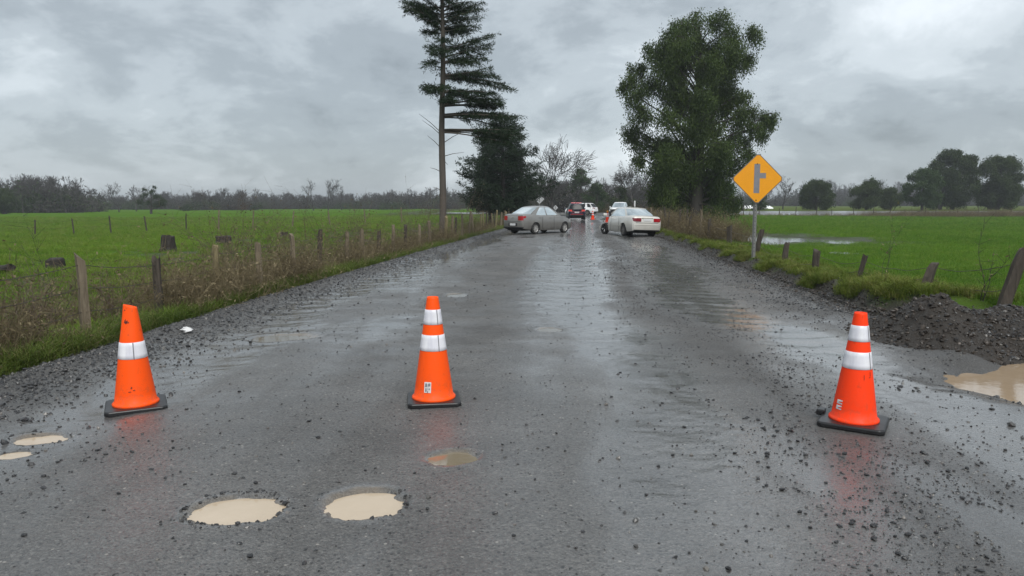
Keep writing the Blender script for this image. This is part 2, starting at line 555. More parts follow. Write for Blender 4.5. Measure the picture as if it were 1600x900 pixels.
def tubes(P0, P1, R0, R1, k=4):
    P0, P1 = np.asarray(P0, float), np.asarray(P1, float)
    R0, R1 = np.asarray(R0, float), np.asarray(R1, float)
    N = len(P0)
    D, A, B = frames(P1 - P0)
    an = np.arange(k) * 2 * np.pi / k
    c, s = np.cos(an)[None, :, None], np.sin(an)[None, :, None]
    ring = c * A[:, None, :] + s * B[:, None, :]
    V = np.stack([P0[:, None, :] + ring * R0[:, None, None], P1[:, None, :] + ring * R1[:, None, None]], 1).reshape(-1, 3)
    b = (np.arange(N) * 2 * k)[:, None]
    i = np.arange(k)[None, :]
    j = (i + 1) % k
    F = np.stack([b + i, b + j, b + k + j, b + k + i], -1).reshape(-1, 4)
    return V, F


def polytube(pts, rad, k=8, cap=True):
    pts = np.asarray(pts, float)
    rad = np.broadcast_to(np.asarray(rad, float), (len(pts),))
    T = np.gradient(pts, axis=0)
    D, A, B = frames(T)
    for i in range(1, len(A)):   # keep the frame steady
        a = A[i - 1] - D[i] * np.dot(A[i - 1], D[i])
        if np.linalg.norm(a) > 1e-6:
            A[i] = a / np.linalg.norm(a)
            B[i] = np.cross(D[i], A[i])
    V, F = [], []
    for p, a, b, r in zip(pts, A, B, rad):
        for q in range(k):
            t = 2 * math.pi * q / k
            V.append(tuple(p + r * (math.cos(t) * a + math.sin(t) * b)))
    for i in range(len(pts) - 1):
        for q in range(k):
            q2 = (q + 1) % k
            F.append((i * k + q, i * k + q2, (i + 1) * k + q2, (i + 1) * k + q))
    if cap:
        F.append(tuple(range(k))[::-1])
        F.append(tuple((len(pts) - 1) * k + q for q in range(k)))
    return V, F


def leaves(C, D, L, Wd, rng):
    """rhombic leaf faces: base C, direction D, length L, width Wd"""
    C = np.asarray(C, float)
    N = len(C)
    D = D / (np.linalg.norm(D, axis=1, keepdims=True) + 1e-9)
    rv = rng.normal(size=(N, 3))
    S = np.cross(D, rv)
    S /= np.linalg.norm(S, axis=1, keepdims=True) + 1e-9
    L = np.broadcast_to(L, (N,))[:, None]
    Wd = np.broadcast_to(Wd, (N,))[:, None]
    V = np.stack([C, C + D * L * 0.45 + S * Wd * 0.5, C + D * L, C + D * L * 0.45 - S * Wd * 0.5], 1).reshape(-1, 3)
    F = np.arange(4 * N).reshape(N, 4)
    return V, F


# numpy noise
def _hash(ix, iy, seed):
    h = (ix.astype(np.int64) * 374761393 + iy.astype(np.int64) * 668265263 + seed * 1442695041) & 0xFFFFFFFF
    h = ((h ^ (h >> 13)) * 1274126177) & 0xFFFFFFFF
    h = h ^ (h >> 16)
    return (h & 0xFFFFFF) / float(0xFFFFFF)


def vnoise(x, y, seed=0):
    x, y = np.asarray(x, float), np.asarray(y, float)
    ix, iy = np.floor(x), np.floor(y)
    fx, fy = x - ix, y - iy
    ux, uy = fx * fx * (3 - 2 * fx), fy * fy * (3 - 2 * fy)
    a, b = _hash(ix, iy, seed), _hash(ix + 1, iy, seed)
    c, d = _hash(ix, iy + 1, seed), _hash(ix + 1, iy + 1, seed)
    return (a + (b - a) * ux) * (1 - uy) + (c + (d - c) * ux) * uy


def fbm(x, y, octv=4, seed=0, g=0.5):
    s, a, t = 0.0, 1.0, 0.0
    for o in range(octv):
        s = s + a * vnoise(np.asarray(x) * 2 ** o + 17.3 * o, np.asarray(y) * 2 ** o - 9.1 * o, seed + o)
        t += a
        a *= g
    return s / t


def sst(a, b, x):
    t = np.clip((np.asarray(x, float) - a) / (b - a), 0, 1)
    return t * t * (3 - 2 * t)


def unproj(px, py, z=0.0):
    """pixel of the photograph -> point on the level z"""
    d = np.array([(px - 800) / FPX, (450 - py) / FPX, -1.0])
    c, s = math.cos(math.pi / 2 - PITCH), math.sin(math.pi / 2 - PITCH)
    w = np.array([d[0], d[1] * c - d[2] * s, d[1] * s + d[2] * c])
    k = (z - CAM_H) / w[2]
    return w[0] * k, w[1] * k


def at_depth(px, py, y):
    d = np.array([(px - 800) / FPX, (450 - py) / FPX, -1.0])
    c, s = math.cos(math.pi / 2 - PITCH), math.sin(math.pi / 2 - PITCH)
    w = np.array([d[0], d[1] * c - d[2] * s, d[1] * s + d[2] * c])
    k = y / w[1]
    return np.array([w[0] * k, y, CAM_H + w[2] * k])


# ------------------------------------------------------------------ scatter (stuff only)
def scatter(name, sources, P, ROT, SCL, IDX, label, seed=0):
    col = bpy.data.collections.new(name + '_sources')
    for s in sources:
        col.objects.link(s)
    me = bpy.data.meshes.new(name)
    me.vertices.add(len(P))
    me.vertices.foreach_set('co', np.asarray(P, np.float32).ravel())
    a = me.attributes.new('rot', 'FLOAT_VECTOR', 'POINT')
    a.data.foreach_set('vector', np.asarray(ROT, np.float32).ravel())
    a = me.attributes.new('scl', 'FLOAT_VECTOR', 'POINT')
    a.data.foreach_set('vector', np.asarray(SCL, np.float32).ravel())
    a = me.attributes.new('idx', 'INT', 'POINT')
    a.data.foreach_set('value', np.asarray(IDX, np.int32).ravel())
    o = link(bpy.data.objects.new(name, me))
    ng = bpy.data.node_groups.new(name, 'GeometryNodeTree')
    ng.interface.new_socket('Geometry', in_out='INPUT', socket_type='NodeSocketGeometry')
    ng.interface.new_socket('Geometry', in_out='OUTPUT', socket_type='NodeSocketGeometry')
    N, L = ng.nodes, ng.links
    gi, go = N.new('NodeGroupInput'), N.new('NodeGroupOutput')
    ci = N.new('GeometryNodeCollectionInfo')
    ci.inputs['Collection'].default_value = col
    ci.inputs['Separate Children'].default_value = True
    ci.inputs['Reset Children'].default_value = True
    ip = N.new('GeometryNodeInstanceOnPoints')
    ip.inputs['Pick Instance'].default_value = True

    def na(nm, typ):
        q = N.new('GeometryNodeInputNamedAttribute')
        q.data_type = typ
        q.inputs['Name'].default_value = nm
        return q.outputs['Attribute']
    e2r = N.new('FunctionNodeEulerToRotation')
    L.new(na('rot', 'FLOAT_VECTOR'), e2r.inputs[0])
    L.new(gi.outputs[0], ip.inputs['Points'])
    L.new(ci.outputs[0], ip.inputs['Instance'])
    L.new(na('idx', 'INT'), ip.inputs['Instance Index'])
    L.new(e2r.outputs[0], ip.inputs['Rotation'])
    L.new(na('scl', 'FLOAT_VECTOR'), ip.inputs['Scale'])
    L.new(ip.outputs[0], go.inputs[0])
    md = o.modifiers.new('scatter', 'NODES')
    md.node_group = ng
    return tag(o, label, None, None, 'stuff')


def src(name, V, F, mt, smooth=False):
    return bpy.data.objects.new(name, mesh_big(name, V, F, mt, smooth))


# ------------------------------------------------------------------ the lie of the land
EL = np.array([(-1500, -112), (-60, -8.6), (0, -5.35), (7, -4.85), (13.5, -4.40), (20.8, -3.60), (36.8, -1.90), (60, 0.75), (85, 3.4), (105, 4.6), (114, 1.0), (121, -6.0), (127, -14), (1500, -14)], float)
ER = np.array([(-1500, 60), (-60, 9.0), (0, 8.2), (6, 7.5), (8.3, 7.0), (9.8, 6.0), (11.5, 5.52), (17.1, 5.92), (36.8, 7.35), (60, 9.2), (80, 11.2), (95, 15), (108, 20), (118, 27), (127, 36), (1500, 36)], float)


def eL(y):
    return np.interp(y, EL[:, 0], EL[:, 1])


def eR(y):
    return np.interp(y, ER[:, 0], ER[:, 1])


SIDE_Y0, SIDE_Y1 = 127.0, 136.0


def side_z(x, y):
    tilt = sst(22, 42, x)
    k = np.clip((y - SIDE_Y0) / (SIDE_Y1 - SIDE_Y0), 0, 1)
    return tilt * (-0.36 + 0.62 * k)


PUD = (5.72, 6.80)      # roadside puddle centre


def ground_z(x, y):
    x, y = np.asarray(x, float), np.asarray(y, float)
    dl, dr = eL(y) - x, x - eR(y)
    # left: drop off the gravel berm, hummocks, then a flat field a little lower
    hum = (fbm(x * 0.55, y * 0.55, 4, 11) - 0.5)
    zl = -0.30 * sst(0.0, 2.2, dl) - 0.22 * sst(12, 40, dl)
    zl = zl + hum * 0.55 * sst(0.3, 2.5, dl) * (1 - sst(14, 24, dl)) + (fbm(x * 0.05, y * 0.05, 3, 5) - 0.5) * 0.35 * sst(20, 60, dl)
    # right: soil cut, grassy bank, then the field
    bk = sst(9.3, 10.8, y)
    jag = (fbm(y * 1.6, x * 1.6, 3, 23) - 0.5) * 0.5
    zr = bk * ((0.17 + 0.14 * (1 - sst(11, 17, y))) * sst(0.05, 0.40, dr + jag * 0.55) - 0.36 * sst(1.3, 4.0, dr)) - (1 - bk) * 0.22 * sst(0.2, 2.5, dr)
    zr = zr + (fbm(x * 2.2, y * 2.2, 4, 31, 0.65) - 0.5) * 0.26 * sst(0.0, 0.3, dr) * (1 - sst(3, 6, dr))
    zr = zr - 0.22 * sst(10, 40, dr) + (fbm(x * 0.06, y * 0.06, 3, 6) - 0.5) * 0.25 * sst(15, 40, dr)
    z = np.where(dl > 0, zl, np.where(dr > 0, zr, -0.4))
    z = np.where((dl <= 0) & (dr <= 0), -0.02 - 0.38 * sst(0, 0.3, np.minimum(-dl, -dr)), z)
    # the side road's bed and the land beyond
    far = sst(118, 126, y)
    beyond = np.where(y > SIDE_Y1, 0.10 * sst(30, 60, x) + 0.12 * sst(140, 300, y) - 0.35 * sst(5, -60, x), 0)
    bed = side_z(x, y) - 0.14 + np.where(y > SIDE_Y1 + 0.3, beyond + 0.10, 0)
    left_keep = sst(-14, -40, x) * sst(140, 150, y) * 0
    z = np.where(x > -13, z * (1 - far) + bed * far, z * (1 - far * sst(-22, -13, x)) + bed * far * sst(-22, -13, x) + left_keep)
    # field puddle: a shallow dip
    px, py = 13.6, 41.0
    dd = np.sqrt(((x - px) / 6.0) ** 2 + ((y - py) / 8.5) ** 2) + (fbm(x * 0.5, y * 0.5, 3, 44) - 0.5) * 0.9
    z = np.where(dr > 1.5, z - 0.30 * (1 - sst(0.35, 0.95, dd)), z)
    # roadside puddle hollow (part outside the road sheet)
    d2 = np.sqrt(((x - PUD[0]) / 1.75) ** 2 + ((y - PUD[1]) / 1.35) ** 2)
    z = np.where(dr > -0.4, z - 0.16 * (1 - sst(0.5, 1.15, d2)), z)
    return z


FIELD_PUD_Z = None

ys = np.concatenate([-np.geomspace(1500, 4, 40), np.linspace(-3, 3, 13), np.geomspace(3.2, 60, 330)[0:], np.geomspace(60.8, 126, 60), np.array([126.6, 127.0, 127.5, 129, 131, 133, 135, 136, 136.5, 137.2]), np.geomspace(139, 1800, 60)])
ys = np.unique(ys)
off = np.concatenate([np.linspace(0, 3, 76), np.geomspace(3.06, 14, 90), np.geomspace(14.4, 60, 60), np.geomspace(62, 1700, 46)])
colsL = -off[::-1]
colsR = off
inside = np.array([0.02, 0.3, 0.5])
X = []
for yv in ys:
    l, r = float(eL(yv)), float(eR(yv))
    wd = r - l
    X.append(np.concatenate([l + colsL, [l + 0.12, l + 0.35], np.linspace(l + 0.9, r - 0.9, 5), [r - 0.35, r - 0.12], r + colsR]))
X = np.array(X)
Y = np.repeat(ys[:, None], X.shape[1], 1)
Z = ground_z(X, Y)


def grid_faces(nr, nc):
    i = np.arange(nr - 1)[:, None] * nc
    j = np.arange(nc - 1)[None, :]
    a = i + j
    return np.stack([a, a + 1, a + nc + 1, a + nc], -1).reshape(-1, 4)


dL, dR = eL(Y) - X, X - eR(Y)
nz = fbm(X * 1.1, Y * 1.1, 4, 71)
soil = np.zeros_like(X)
soil = np.maximum(soil, sst(-0.5, 0, dR) * (1 - sst(0.25, 0.6, dR + (nz - 0.5) * 0.9)))
soil = np.maximum(soil, (1 - sst(9.0, 10.5, Y)) * sst(-0.5, 0.0, dR) * (1 - sst(0.8, 1.8, dR)))
soil = np.maximum(soil, sst(-0.5, 0, dL) * (1 - sst(0.0, 0.35, dL + (nz - 0.5) * 0.5)))
soil = np.maximum(soil, sst(0.60, 0.70, nz) * sst(0.5, 1.5, dL) * (1 - sst(8, 16, dL)) * 0.8)
dd = np.sqrt(((X - 13.6) / 6.0) ** 2 + ((Y - 41.0) / 8.5) ** 2) + (fbm(X * 0.5, Y * 0.5, 3, 44) - 0.5) * 0.9
soil = np.maximum(soil, (1 - sst(0.75, 1.1, dd)) * 0.8 * (dR > 1.5))
rough = sst(0.0, 0.5, dL) * (1 - sst(6, 15, dL + (nz - 0.5) * 6)) * 0.85
rough = np.maximum(rough, sst(0.0, 0.5, dR) * (1 - sst(1.2, 3.5, dR)) * 0.6)
rough = np.maximum(rough, sst(108, 116, Y + (nz - 0.5) * 8) * (1 - sst(138, 142, Y)) * 0.9 * sst(-30, -14, X))
pale = sst(138, 142, Y) * sst(20, 40, X) * 0.8
ground = obj_big('ground', np.stack([X, Y, Z], -1).reshape(-1, 3), grid_faces(*X.shape), M['ground'], smooth=True, attrs={'soil': soil, 'rough': rough, 'pale': pale})
tag(ground, 'green fields and rough verges on both sides of the road', None, None, 'structure')

# ------------------------------------------------------------------ road sheet
HOLES = []      # x, y, rx, ry, depth


def hole(px, py, hw, hh, depth):
    x, y = unproj(px, py)
    x2, _ = unproj(px + hw, py)
    _, yn = unproj(px, py + hh)
    _, yf = unproj(px, py - hh)
    HOLES.append((x, (yn + yf) / 2, abs(x2 - x), abs(yf - yn) / 2, depth))


hole(368, 803, 63, 22, 0.060)
hole(568, 793, 54, 23, 0.060)
hole(707, 721, 34, 12, 0.050)
hole(62, 682, 34, 8, 0.040)
hole(22, 707, 22, 6.5, 0.035)
hole(449, 526, 48, 6, 0.030)
hole(857, 519, 17, 3.5, 0.030)
hole(712, 463, 14, 3, 0.030)


def road_z(x, y):
    l, r = eL(y), eR(y)
    rr = np.minimum(r, l + 10.9)
    c = (l + rr) / 2
    u = x - c
    near = 1 - sst(25, 60, y)
    z = 0.035 - 0.05 * np.clip(np.abs(u) / 5.2, 0, 1.3) ** 2
    # wheel ruts, washboard, small unevenness
    for u0, w, d in ((-3.75, 0.55, 0.030), (0.62, 0.55, 0.022), (2.95, 0.50, 0.026), (-1.3, 0.5, 0.012)):
        wob = (fbm(y * 0.13, 0 * y + u0, 2, 3) - 0.5) * 0.7
        z = z - d * np.exp(-((u - u0 - wob) / w) ** 2)
    wm = sst(0.46, 0.62, fbm(x * 0.35, y * 0.22, 3, 8)) * sst(5, 9, y)
    right = np.exp(-((u - 3.0) / 0.9) ** 2) * sst(6, 10, y) * (1 - sst(22, 34, y))
    wavep = y * 2 * np.pi / 0.55 + (fbm(x * 0.8, y * 0.8, 2, 9) - 0.5) * 5
    z = z + near * np.sin(wavep) * (0.0020 * wm + 0.0055 * right)
    z = z + near * (fbm(x * 2.3, y * 2.3, 4, 14) - 0.5) * 0.016
    z = z + near * (fbm(x * 14, y * 14, 2, 15) - 0.5) * 0.0055 + near * (fbm(x * 2.0, y * 7.0, 3, 16) - 0.5) * 0.009 * sst(5, 10, y)
    # ridge of loose gravel at both sides
    dl, dr = x - l, r - x
    z = z + 0.075 * np.exp(-((dl - 0.28) / 0.26) ** 2) * (0.6 + 0.8 * fbm(x * 1.5, y * 1.5, 3, 19))
    gr = np.exp(-((u - 4.25) / 0.28) ** 2)
    z = z + 0.045 * gr * (0.5 + fbm(x * 1.5, y * 1.5, 3, 20))
    z = z - 0.05 * np.exp(-((dr - 0.25) / 0.3) ** 2) * sst(9, 11, y)
    for (hx, hy, rx, ry, dp) in HOLES:
        q = np.sqrt(((x - hx) / rx) ** 2 + ((y - hy) / ry) ** 2)
        q = q + (fbm((x - hx) * 3.2 / rx * 0.25, (y - hy) * 3.2 / ry * 0.25, 2, 33) - 0.5) * 0.5 + (fbm((x - hx) * 19, (y - hy) * 19, 4, 34) - 0.5) * 0.50
        lvl = np.where(q < 2.2, (1 - sst(0.72, 1.25, q)), 0)
        z = z - dp * lvl + 0.007 * np.exp(-((q - 1.35) / 0.22) ** 2)
    q = np.sqrt(((x - PUD[0]) / 1.75) ** 2 + ((y - PUD[1]) / 1.35) ** 2) + (fbm(x * 1.4, y * 1.4, 3, 37) - 0.5) * 0.35
    z = z - 0.17 * (1 - sst(0.55, 1.15, q))
    # sides tuck under the ground
    z = z - 0.6 * np.clip(-dl, 0, 1) - 0.6 * np.clip(-dr, 0, 1)
    # fades level into the side road
    k = sst(112, 126, y)
    return z * (1 - k) + k * (side_z(x, np.full_like(x, SIDE_Y0)) + 0.01)


ry = np.concatenate([np.linspace(-60, 1.6, 40), np.geomspace(1.75, 60, 720), np.geomspace(60.5, 127.2, 60)])
NC = 340
RX = np.array([np.linspace(float(eL(v)) - 0.3, float(eR(v)) + 0.3, NC) for v in ry])
RY = np.repeat(ry[:, None], NC, 1)
RZ = road_z(RX, RY)
uu = RX - (eL(RY) + np.minimum(eR(RY), eL(RY) + 10.9)) / 2
wob = (fbm(RY * 0.16, RX * 0.05, 3, 51) - 0.5) * 1.3
wet = 0.50 + 0.85 * (fbm(RX * 0.9, RY * 0.22, 4, 52) - 0.5)
wet = wet + 0.85 * np.exp(-((uu - 0.62 - wob * 0.5) / 0.6) ** 2) * (0.5 + 0.5 * sst(5, 14, RY))
wet = wet + 0.62 * np.exp(-((uu + 3.75 - wob * 0.4) / 0.5) ** 2)
wet = wet + 0.45 * np.exp(-((uu - 3.0 - wob * 0.4) / 0.45) ** 2)
wet = wet + 0.30 * sst(0.5, 0.7, fbm(RX * 1.3, RY * 0.5, 4, 57))
wet = wet - 0.55 * np.exp(-((uu - 1.75 - wob * 0.5) / 0.42) ** 2) * (0.6 + 0.4 * sst(6, 12, RY))
wet = wet - 0.18 * np.exp(-((uu + 1.7) / 0.9) ** 2)
wet = wet - 0.5 * np.exp(-((RX - eL(RY) - 0.25) / 0.35) ** 2) - 0.45 * sst(3.65, 4.2, uu)
wet = wet + 0.8 * (fbm(RX * 1.9, RY * 3.6, 4, 58, 0.65) - 0.5) * sst(4, 9, RY)
wet = wet + 0.75 * (fbm(uu * 2.2 + 40, RY * 0.045, 3, 59) - 0.5)
wet = np.clip(wet, 0, 1)
mud = np.zeros_like(RX)
for (hx, hy, rx, ry_, dp) in HOLES:
    q = np.sqrt(((RX - hx) / rx) ** 2 + ((RY - hy) / ry_) ** 2) + (fbm(RX * 8, RY * 8, 3, 61) - 0.5) * 0.5
    mud = np.maximum(mud, 0.75 * (1 - sst(0.95, 1.22, q)))
    wet = np.maximum(wet, 0.95 * (1 - sst(1.0, 1.75, q)))
mud = np.maximum(mud, 0.5 * np.exp(-((uu - 3.05) / 0.45) ** 2) * np.exp(-((RY - 10.2) / 1.2) ** 2) * sst(0.45, 0.6, fbm(RX * 1.2, RY * 1.2, 3, 66)))
grav = np.clip(np.exp(-((RX - eL(RY) - 0.25) / 0.7) ** 2) + sst(3.4, 4.1, uu) + 0.8 * np.exp(-((uu - 1.75) / 0.5) ** 2), 0, 1)
road = obj_big('road', np.stack([RX, RY, RZ], -1).reshape(-1, 3), grid_faces(*RX.shape), M['road'], smooth=True, attrs={'wet': wet, 'mud': mud, 'grav': grav})
tag(road, 'wet grey gravel road running straight away from the camera', None, None, 'structure')


def surf_z(x, y):
    """upper surface of road or ground"""
    x, y = np.asarray(x, float), np.asarray(y, float)
    g = ground_z(x, y)
    inr = (x > eL(y) - 0.25) & (x < eR(y) + 0.25) & (y < 127.2)
    return np.where(inr, np.maximum(g, road_z(x, y)), g)


# the crossing side road
sx = np.unique(np.concatenate([np.linspace(-13, 60, 74), np.geomspace(62, 700, 40)]))
sy = np.linspace(SIDE_Y0, SIDE_Y1, 8)
SX, SY = np.meshgrid(sx, sy)
SZ = side_z(SX, SY) + 0.02 + (fbm(SX * 0.2, SY * 0.3, 3, 5) - 0.5) * 0.05
sr = obj_big('side_road', np.stack([SX, SY, SZ], -1).reshape(-1, 3), grid_faces(*SX.shape), M['side_road'], smooth=True)
tag(sr, 'pale wet side road crossing behind the right field', None, None, 'structure')


# ------------------------------------------------------------------ puddles
def water_disc(name, x, y, rx, ry, z, mt, label, seed=0, n=40, jag=0.12):
    V = [(x, y, z)]
    for ring in (0.5, 1.0):
        for k in range(n):
            a = 2 * math.pi * k / n
            r = ring * (1 + jag * (float(vnoise(math.cos(a) * 2.2 + seed * 7, math.sin(a) * 2.2, seed)) - 0.5) * 2)
            V.append((x + rx * r * math.cos(a), y + ry * r * math.sin(a), z))
    F = [(0, 1 + k, 1 + (k + 1) % n) for k in range(n)]
    F += [(1 + k, 1 + n + k, 1 + n + (k + 1) % n, 1 + (k + 1) % n) for k in range(n)]
    return tag(obj(name, (V, F), mt), label, None, None, 'structure')


pl = ['milky beige puddle in a pothole rimmed with dark stones, nearest on the left', 'milky beige oval puddle filling a pothole below the middle cone',
      'small clear puddle mirroring the orange of the middle cone', 'shallow pale puddle near the left edge below the left cone',
      'smallest pale puddle at the left border of the picture', 'thin silvery puddle on the road right of the left cone',
      'tiny silvery puddle in the middle of the road', 'tiny pair of water slivers above the middle cone']
for k, (hx, hy, rx, ry_, dp) in enumerate(HOLES):
    zc = float(road_z(np.array([hx - rx * 1.5, hx + rx * 1.5, hx, hx]), np.array([hy, hy, hy - ry_ * 1.5, hy + ry_ * 1.5])).min())
    mt = M['milky'] if k in (0, 1, 3, 4) else (M['thin'] if k == 2 else M['clearw'])
    water_disc('puddle', hx, hy, rx * 1.22, ry_ * 1.22, zc - dp * (0.32 if k < 5 else 0.22), mt, pl[k], k)
water_disc('puddle', PUD[0], PUD[1], 2.0, 1.6, -0.085, M['muddy'], 'large brown puddle beside the gravel mound at the right border', 20, 48)
fz = float(ground_z(13.6, 41.0))
water_disc('puddle', 13.6, 41.0, 6.6, 8.6, fz + 0.19, M['flood'], 'silvery flood water lying in the right field behind the road sign', 21, 60, 0.2)
x_, y_ = unproj(1318, 407, -0.45)
water_disc('puddle', x_, y_, 0.55, 0.7, float(ground_z(x_, y_)) + 0.015, M['flood'], 'small bright puddle in the grass of the right field', 22, 24, 0.2)

# ------------------------------------------------------------------ gravel mound
def mound_z(x, y):
    a = 0.50 * np.exp(-(((x - 5.22) / 0.56) ** 2 + ((y - 9.1) / 0.75) ** 2) ** 0.9)
    b = 0.42 * np.exp(-(((x - 6.05) / 0.75) ** 2 + ((y - 8.95) / 0.7) ** 2) ** 0.9)
    c = 0.26 * np.exp(-(((x - 7.1) / 0.7) ** 2 + ((y - 8.9) / 0.7) ** 2))
    s = np.maximum(a, np.maximum(b, c)) + 0.25 * (a + b + c - np.maximum(a, np.maximum(b, c)))
    n_ = fbm(x * 3, y * 3, 4, 81) - 0.5
    n2 = fbm(x * 11, y * 11, 3, 82) - 0.5
    return s * (1 + 0.55 * n_) + sst(0.03, 0.15, s) * n2 * 0.06


mx, my = np.meshgrid(np.linspace(3.7, 8.6, 160), np.linspace(7.2, 10.9, 120))
base_z = np.minimum(surf_z(mx, my), 0.05)
mz = base_z + mound_z(mx, my) - 0.05
mound = obj_big('gravel_mound', np.stack([mx, my, mz], -1).reshape(-1, 3), grid_faces(*mx.shape), M['mound'], smooth=True)
tag(mound, 'dark heap of wet soil and gravel behind the right cone', 'dirt mound')


def top_z(x, y):
    x, y = np.asarray(x, float), np.asarray(y, float)
    z = surf_z(x, y)
    inm = (x > 3.7) & (x < 8.6) & (y > 7.2) & (y < 10.9)
    return np.where(inm, np.maximum(z, np.minimum(z, 0.05) + mound_z(x, y) - 0.05), z)


# ------------------------------------------------------------------ gravel
rng = np.random.default_rng(7)


def stone_src(i, mt):
    r = np.random.default_rng(100 + i)
    import bmesh
    bm = bmesh.new()
    bmesh.ops.create_icosphere(bm, subdivisions=1, radius=0.5)
    sc = np.array([1.0, r.uniform(0.65, 0.95), r.uniform(0.45, 0.7)])
    for v in bm.verts:
        k = r.uniform(0.72, 1.18)
        v.co = Vector(np.array(v.co) * sc * k)
    me = bpy.data.meshes.new('stone_%d' % i)
    bm.to_mesh(me)
    bm.free()
    me.materials.append(mt)
    return me


stone_me = [stone_src(i, M['stone']) for i in range(6)]
soil_me = [stone_src(i + 10, M['soilstone']) for i in range(6)]


def gravel(name, x, y, size, label, meshes=None):
    z = top_z(x, y)
    N = len(x)
    rot = rng.uniform(0, 6.28, (N, 3)) * np.array([0.12, 0.12, 1])
    s = size[:, None] * rng.uniform(0.8, 1.2, (N, 3))
    P = np.stack([x, y, z + size * rng.uniform(-0.12, 0.18, N)], -1)
    return scatter(name, [bpy.data.objects.new(name + '_stone', m) for m in (meshes or stone_me)], P, rot, s, rng.integers(0, 6, N), label)


def pick(N, ylo, yhi, sub):
    """random points, thinning with distance"""
    y = np.exp(rng.uniform(math.log(ylo), math.log(yhi), N))
    x = sub(y, N)
    return x, y


# left berm
x, y = pick(36000, 3.0, 60, lambda y, N: eL(y) + 0.34 + rng.normal(0, 0.36, N) + np.where(rng.random(N) < 0.15, rng.uniform(0, 0.9, N), 0))
gravel('gravel_berm', x, y, rng.gamma(2.6, 0.0075, len(x)).clip(0.008, 0.06) * (1 + 0.25 * sst(10, 30, y)), 'ridge of loose grey gravel along the left road edge')
# right shoulder
x, y = pick(36000, 2.6, 60, lambda y, N: np.minimum(eR(y), eL(y) + 10.9) - np.abs(rng.normal(0, 0.75, N)) + 0.15)
keep = (((x - PUD[0]) / 1.6) ** 2 + ((y - PUD[1]) / 1.25) ** 2 > 0.9) & ~((x > 2.2) & (x < 2.8) & (y > 5.0) & (y < 5.8))
x, y = x[keep], y[keep]
gravel('gravel_shoulder', x, y, rng.gamma(2.5, 0.0078, len(x)).clip(0.008, 0.065), 'loose grey gravel on the right road shoulder')
# crumbs of soil and stone on the cut bank
y = np.exp(rng.uniform(math.log(9.5), math.log(50), 9000))
x = eR(y) + rng.normal(0.12, 0.22, 9000)
gravel('bank_crumbs', x, y, rng.gamma(2.4, 0.012, 9000).clip(0.01, 0.09), 'crumbled soil and stones on the cut bank at the right', soil_me)
# mound stones
x = rng.uniform(3.9, 8.5, 9000)
y = rng.uniform(7.4, 10.2, 9000)
k = (mound_z(x, y) > 0.04) & (top_z(x, y) > surf_z(x, y) - 0.01)
gravel('mound_gravel', x[k], y[k], rng.gamma(2.4, 0.0125, k.sum()).clip(0.010, 0.085), 'wet stones covering the dark gravel heap', soil_me)


# stones scattered over the road
def road_scatter(y, N):
    c = (eL(y) + np.minimum(eR(y), eL(y) + 10.9)) / 2
    w = rng.random(N)
    u = np.where(w < 0.38, rng.normal(1.85, 0.45, N), np.where(w < 0.55, rng.normal(2.9, 0.9, N), np.where(w < 0.63, rng.normal(-3.7, 0.7, N), rng.uniform(-4.6, 4.2, N))))
    return c + u


x, y = pick(44000, 2.5, 60, road_scatter)
ok = np.ones(len(x), bool)
for (hx, hy, rx, ry_, dp) in HOLES:
    ok &= (((x - hx) / rx) ** 2 + ((y - hy) / ry_) ** 2) > 1.15
for px, py in ((213, 636), (678, 634), (1333, 670)):
    cx, cy = unproj(px, py)
    ok &= (abs(x - cx) > 0.32) | (abs(y - cy) > 0.32)
x, y = x[ok], y[ok]
cl = fbm(x * 1.6, y * 1.2, 3, 91) > 0.36
x, y = x[cl], y[cl]
gravel('road_gravel', x, y, rng.gamma(1.9, 0.0055, len(x)).clip(0.004, 0.045) * (1 + 0.5 * sst(8, 20, y)), 'small dark stones scattered over the wet road')
# stones round the rim of the nearest pothole and the wet patch on the left
hx, hy, rx, ry_, dp = HOLES[0]
a = rng.uniform(0, 6.28, 170)
q = 1.12 + np.abs(rng.normal(0, 0.16, 170))
x, y = hx + rx * q * np.cos(a), hy + ry_ * q * np.sin(a)
hx, hy, rx, ry_, dp = HOLES[1]
a = rng.uniform(-1.2, 1.0, 50)
q = 1.15 + np.abs(rng.normal(0, 0.14, 50))
x, y = np.append(x, hx + rx * q * np.cos(a)), np.append(y, hy + ry_ * q * np.sin(a))
hx, hy, rx, ry_, dp = HOLES[3]
x, y = np.append(x, hx + rng.normal(0.15, 0.35, 90)), np.append(y, hy + rng.normal(-0.2, 0.3, 90))
gravel('pothole_gravel', x, y, rng.gamma(2.4, 0.0065, len(x)).clip(0.006, 0.035), 'crumbled stones round the rims of the potholes')

